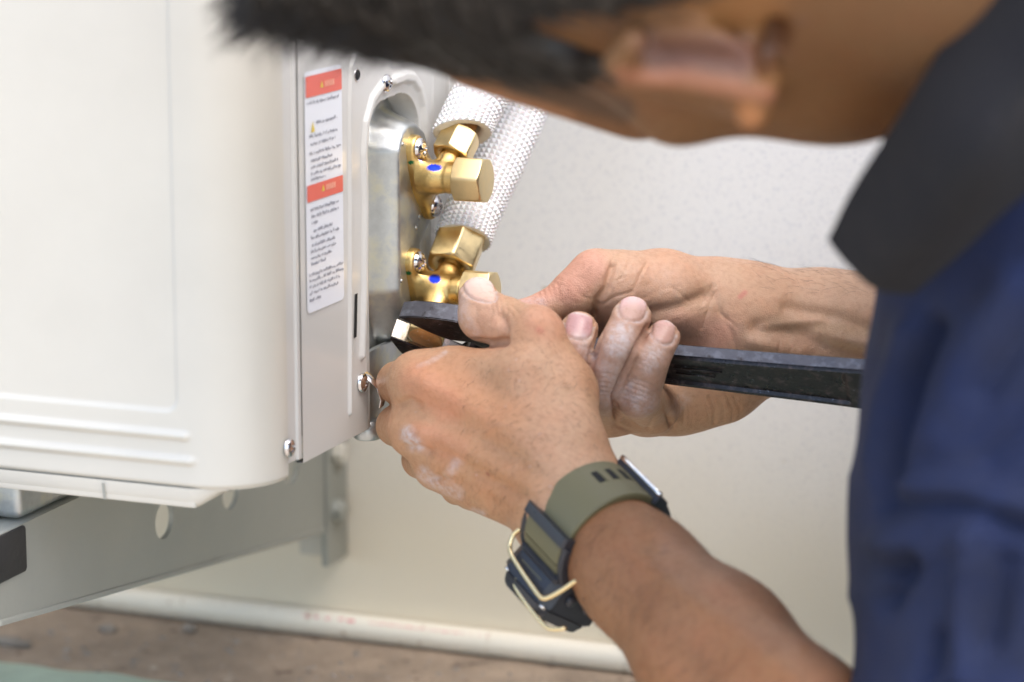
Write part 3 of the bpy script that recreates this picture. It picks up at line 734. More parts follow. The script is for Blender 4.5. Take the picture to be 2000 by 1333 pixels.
bc=onp(657,998,0,-.1235); V,Fc=hexnut(bc,(1,0,0),.0110,.005,rot=.2); bo=mk('bolt',V,Fc,'galvdull',br)
mk('washer',*lathe(bc,(1,0,0),[(0,.0072),(.0012,.0070)],28),'galvdull',bo)
bc=onp(655,885,0,-.1235); V,Fc=hexnut(bc,(1,0,0),.0105,.006,rot=.5); mk('bolt',V,Fc,'cream',br)
settle(br)
o=finish(box((-.215,-.075,-.0570),(-.1235,-.0145,-.0354),.002),'rubber_pad','rubber'); o['label']='black rubber pad on the front end of the bracket arm under the unit foot'; o['category']='rubber pad'
# ================================================================ WRENCH
wr=thing('adjustable_wrench','worn black adjustable wrench gripping the brass port cap between its jaws','wrench',tuple(O+AX*.026))
def wp(X,b,L): return tuple(O+np.array([X,0,0])+BX*b+AX*L)
J0,J1=.0208,.0300
# upper jaw
up=[(-.0062,.0196),(.0000,.0208),(.010,.0210),(.020,.0200),(.030,.0180),(.042,.0140),(.052,.0095),(.050,-.004),(.030,-.002),(.0245,.0046),(.0200,.0038),(.0150,.0040),(.0112,.0055),(.0050,.0103),(-.0005,.0148)]
finish(prism(up,wp,J0,J1,.0006),'upper_jaw','steel',wr)
# worn outer edge band of the jaw, slightly proud
def band(name,pts,L0,L1,m,off=.0003,par=wr):
    V=[];Fc=[]
    for i,(X,b) in enumerate(pts):
        a=np.array(pts[max(i-1,0)]);c=np.array(pts[min(i+1,len(pts)-1)]); t=c-a; t/=np.linalg.norm(t)+1e-9; nn=np.array([-t[1],t[0]])*off
        V+= [wp(X+nn[0],b+nn[1],L0),wp(X+nn[0],b+nn[1],L1)]
    return mk(name,V,[(2*i,2*i+1,2*i+3,2*i+2) for i in range(len(pts)-1)],m,par)
band('worn_edge',[(-.0058,.0197),(.0000,.0208),(.010,.0210),(.020,.0200),(.030,.0180),(.042,.0140)],J0+.0006,J1-.0006,'steeledge')
lo=[(-.0155,.0032),(-.0165,.0010),(-.0150,-.0080),(-.0110,-.0190),(-.002,-.0280),(.014,-.0340),(.034,-.0330),(.052,-.0250),(.052,-.008),(.030,-.004),(.021,-.0030),(.0160,-.0110),(.0120,-.0150),(.0010,-.0074)]
finish(prism(lo,wp,J0-.001,J1,.0006),'lower_jaw','steel',wr)
band('ground_face',[(.0040,-.0094),(.0010,-.0073),(-.0152,.0030)],J0-.0006,J1-.0005,'steelface',off=-.0003)
# worm screw in the throat
prof=[(i*.0009,.0052 if i%2 else .0044) for i in range(12)]
mk('worm_screw',*lathe(wp(.020,-.012,.0255),np.array([.5,0,0])+BX*-.2,prof,20),'steel',wr)
# handle: lofted I-section with raised rims
st=[(.046,-.006,.0130,0,.0075),(.055,-.0062,.0118,0,.0068),(.070,-.0066,.0112,.3,.0055),(.085,-.0072,.0112,1,.0050),(.1115,-.0080,.0120,1,.0048),(.15,-.0098,.0132,1,.0048),(.18,-.0109,.0143,1,.0048),(.194,-.0114,.0150,1,.0048),(.1975,-.0116,.0152,0,.0048),(.21,-.0121,.0158,0,.0048),(.222,-.0124,.0150,0,.0048),(.230,-.0126,.0118,0,.0046),(.2345,-.0127,.0065,0,.0040),(.2355,-.0127,.0010,0,.0036)]
# densify
D=[]
for a,b in zip(st[:-1],st[1:]):
    for t in np.linspace(0,1,6)[:-1]: D.append([a[i]*(1-t)+b[i]*t for i in range(5)])
D.append(list(st[-1])); V=[]; LC=.0255
def section(X,bc,hw,rc,th):
    e=min(.0012,hw*.3); rim=.0030 if hw>.006 else hw*.3; dp=.0019*rc
    s=[(-hw,-th*.5),(-hw,th*.5),(-hw+e,th+.0000),(-hw+rim,th),(-hw+rim+.0008,th-dp),(0,th-dp),(hw-rim-.0008,th-dp),(hw-rim,th),(hw-e,th),(hw,th*.5),(hw,-th*.5),(hw-e,-th),(hw-rim,-th),(hw-rim-.0008,-th+dp),(0,-th+dp),(-hw+rim+.0008,-th+dp),(-hw+rim,-th),(-hw+e,-th)]
    return [wp(X,bc+b,LC+l*.8) for b,l in s]
for X,bc_,hw,rc,th in D: V+=section(X,bc_,hw,rc,th)
m_=18; Fc=[(i*m_+j,i*m_+(j+1)%m_,(i+1)*m_+(j+1)%m_,(i+1)*m_+j) for i in range(len(D)-1) for j in range(m_)]+[tuple(range(m_))[::-1],tuple(range((len(D)-1)*m_,len(D)*m_))]
hd=mk('handle',V,Fc,'steel',wr,angle=40)
band('handle_edge',[(d[0],d[1]+d[2]) for d in D[3:-16]],LC-.0026,LC+.0026,'steeledge',off=.00025)
for (x0,x1,b) in ((.118,.140,-.0055),(.118,.136,-.0100)):
    mk('raised_mark',*tube([wp(x0,b,LC+.0031),wp(x1,b-.001,LC+.0031)],.0005,8),'steel',hd)
V,Fc=lathe(wp(.2075,-.0121,LC+.0034),AX,[(0,.0062),(.0010,.0056),(.0010,.0046),(.0004,.0042)],32,False); mk('hang_hole_rim',V,Fc,'steeledge',hd)
mk('hang_hole',*lathe(wp(.2075,-.0121,LC+.0036),AX,[(0,.0043),(.0005,.0042)],28),'black_hole',hd)
settle(wr)
# ================================================================ PERSON
person=thing('person','person in a navy shirt bending over the valves with a watch and a wrench','person',(1.0,-.25,-1.05))
Z3=np.eye(3)
def J(x,y,d,r): return (pc(x,y,d),r*d/F)
def proj(V):
    z=-V[:,2]; return 1000+F*V[:,0]/z,666.5-F*V[:,1]/z,z
BASE=np.array([.465,.270,.155]); PALE=np.array([.58,.35,.24]); RED=np.array([.56,.22,.13]); DUST=np.array([.66,.60,.60])
def stroke_d(u,v,pts):
    D=np.full(u.shape,1e9,np.float32)
    for (a,b),(c,d) in zip(pts[:-1],pts[1:]):
        vx,vy=c-a,d-b; L=vx*vx+vy*vy+1e-9; t=np.clip(((u-a)*vx+(v-b)*vy)/L,0,1); D=np.minimum(D,np.hypot(u-a-t*vx,v-b-t*vy))
    return D
class Sculpt:
    def __init__(s,V,Q):
        s.V=V;s.Q=Q;s.N=vnormals(V,Q);s.u,s.v,s.z=proj(V); view=V/np.linalg.norm(V,axis=1)[:,None]
        s.fr=smooth01(-((s.N*view).sum(1))/.35); s.H=np.zeros(len(V)); s.C=np.tile(BASE,(len(V),1)); s.D=np.zeros((len(V),3))
    def zr(s,z0,z1): return (s.z>z0)&(s.z<z1)
    def crease(s,pts,w,dep,zr=None,soft=1.):
        d=stroke_d(s.u,s.v,pts); m=np.exp(-(d/w)**2)*s.fr
        if zr: m=m*s.zr(*zr)
        s.H-=m*dep
    def bump(s,pts,w,h,zr=None): s.crease(pts,w,-h,zr)
    def paint(s,pts,w,col,a,zr=None,soft=.5):
        d=stroke_d(s.u,s.v,pts); m=(1-smooth01((d-w*(1-soft))/(w*soft*2)))*a*np.clip(s.fr*2,0,1)
        if zr: m=m*s.zr(*zr)
        s.C=s.C*(1-m[:,None])+np.array(col)*m[:,None]
    def det(s,ch,pts,w,a,zr=None,soft=.6):
        d=stroke_d(s.u,s.v,pts); m=(1-smooth01((d-w*(1-soft))/(w*soft*2)))*a*np.clip(s.fr*2,0,1)
        if zr: m=m*s.zr(*zr)
        s.D[:,ch]=np.maximum(s.D[:,ch],m)
    def nail(s,cx,cy,ax,ay,bx,by,zr,col=(.62,.36,.33),lift=.0005,base=(0,1)):
        """nail with centre c, half-axes a (across) and b (along, towards the tip), in photo pixels, sculpted on the surface"""
        A=np.array([[ax,bx],[ay,by]]); I=np.linalg.inv(A); p=I[0,0]*(s.u-cx)+I[0,1]*(s.v-cy); q=I[1,0]*(s.u-cx)+I[1,1]*(s.v-cy)
        sup=(np.abs(p)**2.6+np.abs(q)**2.6)**(1/2.6); ok=s.zr(*zr)&(s.fr>.02)
        inside=(1-smooth01((sup-.93)/.12))*ok
        s.H+=inside*(lift*(1+.0*q)-.0004*(p**2))
        rim=np.exp(-((sup-1.06)/.10)**2)*ok*(q<.6); s.H-=rim*.0006
        fold=np.exp(-((sup-1.35)/.18)**2)*ok*(q<.5); s.H+=fold*.0004
        c=np.array(col)[None,:]*np.ones((len(s.V),1)); tipm=smooth01((q-.72)/.2)[:,None]; c=c*(1-tipm*.8)+np.array([.66,.60,.54])*tipm*.8
        lun=smooth01((-q-.55)/.3)[:,None]; c=c*(1-lun*.4)+np.array([.70,.5,.47])*lun*.4
        s.C=s.C*(1-inside[:,None])+c*inside[:,None]; s.D[:,1]=np.maximum(s.D[:,1],inside)
        cut=np.exp(-((sup-1.1)/.09)**2)*ok*(q<.1); s.D[:,0]=np.maximum(s.D[:,0],cut*.9); s.D[:,0]*=(1-inside)
    def out(s): return s.V+s.N*s.H[:,None]
def field_for(js,vox,pad=.012):
    P0=np.array([p for p,r in js]); R0=np.array([r for p,r in js])[:,None]
    return Field((P0-R0).min(0)-pad,(P0+R0).max(0)+pad,vox)
VOX=.0007
# ------------------------------------------------ left hand (near)
lh=dict(
 wr=J(1114,990,1.215,102), wr2=J(1080,926,1.222,86),
 i0=J(1068,866,1.226,78), i1=J(818,746,1.262,50), i2=J(778,748,1.292,42), i3=J(805,742,1.326,40), i4=J(850,738,1.335,36),
 m0=J(1085,925,1.222,84), m1=J(812,838,1.262,50), m2=J(775,832,1.292,40), m3=J(800,815,1.326,38), m4=J(850,800,1.330,34),
 r0=J(1085,965,1.222,78), r1=J(858,908,1.262,46), r2=J(822,898,1.290,37), r3=J(845,880,1.318,35), r4=J(890,865,1.318,32),
 p0=J(1085,985,1.222,66), p1=J(925,955,1.260,40), p2=J(893,955,1.286,31), p3=J(905,935,1.305,30), p4=J(940,915,1.305,27),
 d0=J(1048,748,1.238,72), d1=J(885,738,1.262,54),
 t0=J(1112,878,1.218,66), t1=J(1096,768,1.234,62), t2=J(1046,652,1.240,50), t3=J(985,628,1.252,46), t4=J(945,617,1.258,48), t5=J(934,582,1.263,39))
f=field_for([v for k,v in lh.items() if k!='x'],VOX)
def ch(f,names,k,D): f.chain([D[n] for n in names.split()],k)
ch(f,'wr wr2',.01,lh)
for s_ in ('wr i0 i1','wr m0 m1','wr r0 r1','wr p0 p1','i0 d0 d1 i1','wr t0 t1'): ch(f,s_,.012,lh)
ch(f,'m0 i1',.01,lh); ch(f,'r0 m1',.01,lh); ch(f,'p0 r1',.008,lh)
ch(f,'t1 t2',.010,lh); ch(f,'t2 t3',.007,lh); ch(f,'t3 t4 t5',.005,lh); ch(f,'t1 d0',.01,lh)
for g in 'imrp': ch(f,' '.join(g+str(q) for q in (1,2)),.0035,lh)
for g in 'imrp': ch(f,' '.join(g+str(q) for q in (2,3,4)),.002,lh)
# forearm stub reaching under the strap
fa=[J(1118,985,1.215,104),J(1180,1050,1.197,101),J(1250,1125,1.178,110),J(1330,1215,1.157,128)]
f2_hi=pc(1400,1290,1.13)
f.cone(fa[0][0],fa[0][1],fa[1][0],fa[1][1],.01)
V,Q=f.mesh(); V=relax(V,Q,2,.5)
S=Sculpt(V,Q)
ZL=(1.0,1.28)
# knuckles, tendons and hollows on the back of the hand
for p,w,h in (([(812,738),(830,748)],26,0.0020),([(806,842),(824,850)],24,0.0020),([(852,912),(868,918)],22,0.0017),([(922,960),(935,965)],18,0.0014)): S.bump(p,w,h)
S.bump([(835,750),(930,800),(1040,880)],20,0.0014); S.bump([(835,848),(950,905),(1050,960)],20,0.0017); S.bump([(880,918),(970,965),(1050,1000)],16,0.0014)
S.crease([(850,800),(930,850),(1010,905)],24,0.0020); S.crease([(850,880),(930,925),(1010,965)],22,0.0022); S.crease([(905,940),(960,975)],16,0.0014)
S.bump([(900,700),(1010,700)],30,0.0014); S.crease([(880,780),(960,760)],25,0.0010)
S.bump([(1050,620),(1080,640)],30,0.0017); S.crease([(1090,700),(1120,760)],24,0.0010)
S.bump([(1000,820),(1080,900)],30,0.0010); S.bump([(905,860),(990,830),(1060,850)],9,0.0008); S.bump([(960,930),(1020,900),(1070,905)],8,0.0007)
# thumb joint folds and the crease where it meets the palm
S.crease([(982,668),(985,640),(980,618)],9,.0022,ZL); S.crease([(925,670),(960,672),(986,668)],8,.0030,ZL) 
for a in (0,9,18,28): S.crease([(958+a,590-a*.2),(962+a,610),(955+a,632)],2.2,.00035,ZL)
for p in ([(990,604),(1003,618)],[(1000,598),(1015,612)]): S.crease(p,2.0,.0004,ZL)
S.crease([(930,600),(928,625),(942,648)],6,.0004)
# finger joint folds
for x in (0,8,15): S.crease([(762+x,722),(755+x,745),(760+x,768)],2.4,.00025)
S.crease([(782,790),(800,782),(815,790)],9,.0014); S.crease([(790,872),(815,872),(836,882)],8,.0014); S.crease([(840,936),(865,930),(885,938)],7,.0012)
for q in range(34):     # fine random skin folds running across the back of the hand
    x=rng.uniform(840,1120); y=rng.uniform(700,1000); a=rng.uniform(-.2,1.0); L_=rng.uniform(8,26); S.crease([(x,y),(x+L_*math.cos(a+1.57),y+L_*math.sin(a+1.57))],1.8,.00012)
S.nail(936,562,31,7,-3,-25,ZL,col=(.74,.55,.48),lift=.0005)
# colour: redder knuckles, paler ridge towards the thumb, tan line, white dust
S.paint([(1000,640),(1100,800),(1150,900)],70,(.56,.33,.20),.6); S.paint([(980,820),(870,760)],50,(.56,.26,.125),.5); S.paint([(1000,960),(900,900)],60,(.47,.225,.10),.55)
S.paint([(815,745),(870,790)],34,(.58,.25,.14),.5); S.paint([(830,850),(890,880)],26,(.55,.25,.15),.4); S.paint([(1050,620),(1075,640)],30,(.60,.30,.20),.4)
S.paint([(735,760),(765,800)],22,(.42,.2,.1),.3)
S.paint([(930,600),(960,640)],40,(.57,.36,.26),.6)
S.paint([(1052,646),(1056,649)],6,(.55,.17,.13),.35); S.paint([(948,926),(950,928)],4,(.30,.10,.06),.7); S.paint([(1170,1180),(1172,1182)],5,(.2,.1,.06),.7)
for p,w,a in (([(800,850),(812,865)],16,.8),([(830,925),(850,940)],14,.6),([(865,950),(895,965)],12,.45),([(925,1000),(940,1005)],8,.6),([(905,575),(905,620),(925,655)],12,.35),([(820,718),(870,690)],5,.35),([(890,905),(880,930)],10,.3)): S.det(0,p,w,a)
for q in range(14): x,y=rng.uniform(780,1150),rng.uniform(690,1010); S.det(0,[(x,y),(x+.5,y)],1.6,.5,soft=.5)
for q in range(260):
    x,y=rng.uniform(1000,1150),rng.uniform(640,900); a=rng.normal(.5,.35); S.paint([(x,y),(x+7*math.cos(a),y+7*math.sin(a))],1.2,(.30,.15,.08),.35)
S.D[:,2]=.35
S.det(2,[(1000,610),(960,620)],36,1.); S.det(2,[(815,745),(770,750)],34,.9); S.det(2,[(812,842),(775,850)],30,.9)
LH=(S.out(),Q,S.C,S.D)
# ------------------------------------------------ left forearm (coarser, softly out of focus)
fa2=[J(1165,1033,1.202,100),J(1250,1125,1.178,112),J(1395,1272,1.140,146),J(1545,1450,1.098,170),J(1760,1640,1.06,180)]
f=field_for(fa2,.0016)
f.chain(fa2,.02)
V,Q=f.mesh(); V=relax(V,Q,2,.5); S=Sculpt(V,Q)
S.bump([(1210,1070),(1330,1160),(1500,1290)],30,.0016); S.crease([(1170,1130),(1300,1270),(1380,1333)],26,.0010); S.bump([(1280,1040),(1400,1130),(1560,1260)],22,.0012); S.crease([(1250,1060),(1390,1180)],20,.0010)
S.C[:]=(.26,.120,.052); S.paint([(1200,1250),(1300,1360)],60,(.32,.145,.06),.5); S.paint([(1298,1073),(1300,1075)],6,(.2,.1,.06),.7); S.paint([(1330,1080),(1600,1300)],50,(.30,.165,.10),.5)  # forearm skin darker than the hand: shade of its down-facing side painted in
S.D[:,2]=.4
FA=(S.out(),Q,S.C,S.D)
# ------------------------------------------------ right hand (far, palm towards us, fingers round the handle)
rh=dict(
 w0=J(1445,636,1.318,110), w1=J(1500,648,1.322,110),
 th0=J(1385,600,1.312,82), th1=J(1290,578,1.300,80), th2=J(1212,560,1.290,62),
 q1=J(1163,540,1.286,50), q2=J(1120,575,1.284,42), q3=J(1070,600,1.282,32), q4=J(1010,620,1.280,31), q5=J(975,628,1.280,28),
 pa0=J(1390,680,1.334,105), pa1=J(1250,690,1.334,95), pa2=J(1180,700,1.330,80),
 hy0=J(1392,722,1.322,104), hy1=J(1320,752,1.322,90), hy2=J(1262,786,1.312,62),
 a1=J(1120,812,1.292,42), a2=J(1106,762,1.252,42), a3=J(1116,690,1.247,41), a4=J(1131,645,1.252,37),
 b1=J(1192,800,1.292,44), b2=J(1172,762,1.250,43), b3=J(1208,680,1.240,42), b4=J(1234,618,1.252,37),
 c1=J(1275,800,1.296,42), c2=J(1245,770,1.2545,46), c3=J(1266,704,1.247,42), c4=J(1295,660,1.253,33),
 pf=J(1125,640,1.315,62), pg=J(1105,590,1.30,40), n1=J(1090,760,1.30,40), n2=J(1060,720,1.27,38), n3=J(1065,660,1.265,34))
fr_=[J(1500,648,1.322,110),J(1600,650,1.326,114),J(1760,662,1.330,122),J(1950,700,1.335,150)]
f=field_for(list(rh.values())+fr_,.0008); f.chain(fr_,.02)
for s_ in ('w1 w0 th0','w0 pa0 pa1 pa2','w0 hy0','pa0 th0','pa1 th1'): ch(f,s_,.014,rh)
ch(f,'th0 th1 th2',.012,rh); ch(f,'hy0 hy1 hy2',.010,rh); ch(f,'th2 q1',.008,rh); ch(f,'pa2 th2',.01,rh)
ch(f,'pa1 hy1',.012,rh); ch(f,'pa2 b1',.010,rh); ch(f,'pa2 a1',.010,rh); ch(f,'hy2 c1 b1 a1',.010,rh); ch(f,'pa2 n1',.01,rh); ch(f,'pa2 pf pg q2',.01,rh)
ch(f,'q1 q2',.006,rh); ch(f,'q2 q3 q4 q5',.004,rh)
for g in 'abc': ch(f,f'{g}1 {g}2',.004,rh); ch(f,f'{g}2 {g}3 {g}4',.0012,rh)
ch(f,'n1 n2 n3',.002,rh)
V,Q=f.mesh(); V=relax(V,Q,2,.5); S=Sculpt(V,Q)
S.C[:]=(.50,.31,.20)
ZF=(1.15,1.262); ZP=(1.255,1.40)
# palm creases
S.crease([(1160,615),(1168,585),(1185,560),(1197,520)],6,.0022,ZP); S.crease([(1200,500),(1188,530),(1180,555)],3,.0006,ZP)
S.crease([(1240,632),(1275,612),(1330,600),(1378,578)],15,.0022,ZP); S.crease([(1170,600),(1200,580),(1235,570)],3,.0006,ZP)
S.crease([(1392,560),(1402,600),(1428,650),(1440,690)],5,.0006,ZP); S.crease([(1400,570),(1385,600),(1370,640)],2.5,.0005,ZP)
S.crease([(1404,610),(1440,640)],2.5,.0005,ZP); S.bump([(1340,620),(1390,690)],34,.0012,ZP)
S.crease([(1262,515),(1240,560)],2.5,.0005,ZP); S.crease([(1230,510),(1212,545)],2.2,.0005,ZP); S.crease([(1310,560),(1350,590)],2.5,.0004,ZP)
for q in range(60):
    x=rng.uniform(1195,1400); y=rng.uniform(510,660); a=rng.uniform(-.7,-.2); L_=rng.uniform(12,34); S.crease([(x,y),(x+L_*math.cos(a),y+L_*math.sin(a))],1.7,.00016,ZP)
# thumb wrinkles
for x0 in (1052,1060,1070,1078,1088): S.crease([(x0,573-(x0-1052)*.55),(x0+8,592)],2.2,.0004,ZP)
for q in range(12): x=rng.uniform(1080,1150); y=rng.uniform(525,590); S.crease([(x,y),(x+14,y+rng.uniform(5,14))],2,.0002,ZP)
# lower palm folds by the little finger
S.crease([(1290,762),(1300,795),(1312,830)],6,.0020,ZP); S.crease([(1266,836),(1280,812),(1292,800)],4,.0010,ZP); S.crease([(1230,842),(1200,830),(1175,812)],4,.0006,ZP); S.crease([(1205,825),(1202,790)],6,.0012,ZP)
for q in range(20): x=rng.uniform(1310,1440); S.crease([(x,775),(x+12,800),(x+10,828)],2,.00025,ZP)
# finger folds
def folds(c,d,w,n,sp,dep,zr=(1.15,1.2505),lw=2.0):
    c=np.array(c,float); d=np.array(d,float); d/=np.linalg.norm(d); t=np.array([-d[1],d[0]])
    for i in range(n):
        p=c+d*(i-(n-1)/2)*sp; j=rng.uniform(-2,2); S.crease([tuple(p-t*w+d*rng.uniform(-1,1)),tuple(p+d*(2.5+j*.3)),tuple(p+t*w)],lw,dep,zr)
folds((1214,668),(28,-60),26,5,8,.00035); folds((1182,755),(15,-80),32,6,9,.00035)
folds((1272,706),(25,-45),26,5,8,.00045); folds((1250,770),(25,-58),34,6,9,.0006,lw=3.0)
folds((1150,690),(5,-40),14,3,8,.0003)
S.bump([(1215,668),(1216,672)],22,.0007,ZF); S.bump([(1243,768),(1246,772)],26,.0012,ZF)
# separation of neighbouring fingers, the shade in the gap painted as a dark line
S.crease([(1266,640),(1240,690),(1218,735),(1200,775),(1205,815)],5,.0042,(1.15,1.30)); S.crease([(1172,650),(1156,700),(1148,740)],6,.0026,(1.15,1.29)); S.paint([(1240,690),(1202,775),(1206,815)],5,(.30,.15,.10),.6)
# nails
S.nail(1236,602,26,7,7,-23,(1.15,1.2520),col=(.72,.47,.44)); S.nail(1296,648,22,8,5,-22,(1.15,1.2525),col=(.74,.44,.42)); S.nail(1131,637,27,5,4,-25,ZF,col=(.52,.30,.29))
# colour
S.paint([(1210,560),(1330,570),(1400,600)],60,(.58,.35,.23),.6,ZP); S.paint([(1110,560),(1150,520),(1000,590)],36,(.60,.30,.22),.7,ZP); S.paint([(1330,650),(1400,660)],40,(.62,.33,.24),.6,ZP)
S.paint([(1480,560),(1800,600)],60,(.50,.30,.18),.5); S.paint([(1440,690),(1560,690)],34,(.50,.28,.17),.3); S.paint([(1446,580),(1455,572)],5,(.55,.15,.13),.5)
for p in ([(1184,800),(1190,700),(1232,640)],[(1243,780),(1270,700),(1290,670)],[(1110,780),(1120,700)]): S.paint(p,44,(.45,.27,.20),.75,ZF,soft=.3)
S.paint([(1290,820),(1420,800)],40,(.45,.25,.13),.5,ZP); S.paint([(1180,840),(1290,850)],24,(.42,.23,.13),.5,ZP)
for p,w,a in (([(1215,650),(1205,680)],22,.75),([(1190,720),(1186,770)],26,.4),([(1280,690),(1270,710)],20,.55),([(1238,770),(1252,785)],26,.6),([(1135,665),(1150,690)],16,.5),([(1215,560),(1300,560)],40,.10),([(1320,800),(1335,780)],14,.25),([(1010,592),(1060,592)],10,.4)): S.det(0,p,w,a)
S.D[:,2]=.55; S.det(2,[(1243,770),(1272,705)],34,1.2,ZF); S.det(2,[(1186,760),(1216,668)],34,1.,ZF); S.det(2,[(1070,585),(1150,540)],40,1.)
S.det(1,[],0,0) if False else None
S.crease([(1480,640),(1560,650),(1660,690),(1720,700)],16,.0020); S.bump([(1470,670),(1560,690)],16,.0020); S.crease([(1540,600),(1640,620),(1740,660)],14,.0018); S.bump([(1600,655),(1760,690)],14,.0018); S.bump([(1490,640),(1600,625)],9,.0010)
S.crease([(1500,560),(1640,585)],20,.0005)
for q in range(26): x=rng.uniform(1450,1560); y=rng.uniform(655,690); S.crease([(x,y),(x-3,y+rng.uniform(14,30))],1.8,.0002)
S.paint([(1640,680),(1730,705)],18,(.42,.26,.14),.45); S.paint([(1600,640),(1700,650)],12,(.46,.29,.16),.4); S.D[:,2]=np.maximum(S.D[:,2],.5)
RH=(S.out(),Q,S.C,S.D)
# ------------------------------------------------ head, neck and torso
hc=np.array([-.95,.31,0.]); hf=np.array([0,-.50,-.87]); hc/=np.linalg.norm(hc); hf-=hc*(hf@hc); hf/=np.linalg.norm(hf); hs=np.cross(hc,hf)
HC=pc(1400,-243,.985)
def hp(f_,s_,z_): return HC+hf*f_+hs*s_+hc*z_
HAX=np.stack([hf,hs,hc])
skel=[(hp(0,0,0),.16),(pc(2500,200,1.15),.22),(pc(1800,1600,1.05),.05),(pc(3300,500,1.2),.2),(pc(2250,760,1.34),.04)]
f=Field(np.min([p-r for p,r in skel],0)-.02,np.max([p+r for p,r in skel],0)+.02,.0026)
f.ell(hp(-.004,0,.046),HAX,(.096,.079,.092),.01)                 # cranium
f.ell(hp(.030,0,-.010),HAX,(.070,.068,.072),.03)                 # face block
f.ell(hp(.045,0,-.060),HAX,(.046,.052,.046),.03)                 # jaw
f.ell(hp(.072,0,-.088),HAX,(.022,.024,.020),.02)                 # chin
for s_ in (-1,1):
    f.ell(hp(.062,.043*s_,-.012),HAX,(.022,.022,.018),.02)       # cheekbone
    f.ell(hp(.086,.030*s_,.020),HAX,(.012,.016,.010),.008,'sub') # eye socket
    f.ell(hp(.079,.030*s_,.018),HAX,(.012,.014,.010),.004)       # eyeball and lids
    f.cone(hp(.092,.014*s_,.034),.007,hp(.080,.045*s_,.034),.006,.010) # brow
    f.ell(hp(.098,.010*s_,-.030),HAX,(.011,.009,.007),.006)      # nostril wing
f.cone(hp(.096,0,.020),.007,hp(.112,0,-.020),.011,.008)          # nose
f.cone(hp(.096,-.020,-.054),.005,hp(.096,.020,-.054),.005,.006); f.cone(hp(.094,-.016,-.064),.0065,hp(.094,.016,-.064),.0065,.006)
f.cone(hp(.104,-.018,-.0590),.0016,hp(.104,.018,-.0590),.0016,.001,'sub')
f.chain([(hp(-.008,0,-.03),.056),(hp(-.020,.0,-.10),.052),(pc(2150,20,1.06),.064),(pc(2450,220,1.12),.10)],.03)
f.chain([(pc(2450,220,1.14),.12),(pc(2900,380,1.16),.135),(pc(3300,560,1.18),.13)],.06)
f.chain([(pc(2400,200,1.12),.075),(pc(2130,560,1.06),.045),(pc(1975,1000,1.075),.042),(pc(1880,1600,1.065),.036)],.03)
f.chain([(pc(2350,100,1.2),.08),(pc(2330,300,1.30),.060),(pc(2300,600,1.33),.048),(pc(2250,760,1.34),.040)],.03)
f.cone(pc(940,70,1.065),.0200,pc(1250,150,1.06),.0235,.02)
# ears
for s_ in (-1,1):
    if s_==1:
        E=[pc(1478,168,.952),pc(1430,62,.936),pc(1330,48,.928),pc(1235,82,.930),pc(1205,120,.936),pc(1240,150,.945),pc(1340,152,.948),pc(1440,168,.948),pc(1478,176,.950)]
        for a,b in zip(E[3:-1],E[4:]): f.cone(a,.0052,b,.0050,.003)
        f.ell(pc(1345,112,.945),np.array([[.97,-.22,0],[.2,.9,.35],[-.07,-.34,.94]]),(.0225,.0125,.006),.004)
        f.ell(pc(1455,150,.955),Z3,(.012,.012,.012),.008)
        f.cone(pc(1440,190,.962),.0060,pc(1468,216,.956),.0072,.004)
        f.cone(pc(1350,100,.975),.018,pc(1430,140,.975),.016,.012)
    else:
        f.ell(hp(-.014,-.082,.004),np.stack([hf,hs,hc]),(.017,.007,.031),.006); f.ell(hp(-.008,-.090,.004),HAX,(.009,.005,.020),.003,'sub')
V,Q=f.mesh(); V=relax(V,Q,1,.5); S=Sculpt(V,Q)
S.C[:]=(.165,.078,.028)  # head and neck skin darkened, shade on the near side put into the colour
S.paint([(1290,95),(1440,112)],44,(.11,.045,.03),.9); S.paint([(1215,148),(1340,156),(1500,188)],17,(.28,.12,.065),.9); S.paint([(1520,70),(1500,120)],28,(.09,.035,.015),.8); S.crease([(1300,105),(1440,122)],30,.004); S.crease([(1515,60),(1505,130)],20,.006); S.paint([(1010,165),(1130,190),(1215,215)],26,(.05,.03,.018),.75); S.paint([(1462,222),(1464,226)],24,(.42,.18,.07),.8)  # shade in the ear hollow and behind the ear painted dark
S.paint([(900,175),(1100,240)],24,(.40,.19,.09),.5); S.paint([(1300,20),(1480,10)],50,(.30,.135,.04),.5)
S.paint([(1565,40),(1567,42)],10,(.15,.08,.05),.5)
# clipped hair shadow at the sideburn and nape
loc=V-HC; lf,ls,lz=loc@hf,loc@hs,loc@hc
S.D[:,2]=.2
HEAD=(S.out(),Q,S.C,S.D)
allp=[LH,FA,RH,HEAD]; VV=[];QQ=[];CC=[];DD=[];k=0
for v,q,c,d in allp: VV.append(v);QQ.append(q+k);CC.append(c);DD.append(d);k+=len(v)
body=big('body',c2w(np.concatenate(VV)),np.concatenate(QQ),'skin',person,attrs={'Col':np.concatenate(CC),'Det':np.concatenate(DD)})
av=[];af=[]
def armhair(V,Q,n,sel,d0,lmin,lmax):
    N_=vnormals(V,Q); u_,v_,z_=proj(V); ok=np.where(sel(u_,v_,N_))[0]
    for i in rng.choice(ok,n):
        nr=N_[i]; d=np.array(d0,float)+rng.normal(0,.35,3); d-=nr*(d@nr); d/=np.linalg.norm(d); d=d+nr*rng.uniform(.15,.5); L=rng.uniform(lmin,lmax); sd=np.cross(nr,d); sd/=np.linalg.norm(sd)+1e-9; k=len(av); bend=sd*rng.normal(0,.3)
        for t in (0,.4,.75,1.):
            c=V[i]+d*L*t+bend*L*t*t-nr*.25*L*t*t; w=.00005*(1-.7*t); av.extend([c-sd*w,c+sd*w,c+nr*w])
        for t in range(3):
            for j in range(3): af.append((k+3*t+j,k+3*t+(j+1)%3,k+3*t+3+(j+1)%3,k+3*t+3+j))
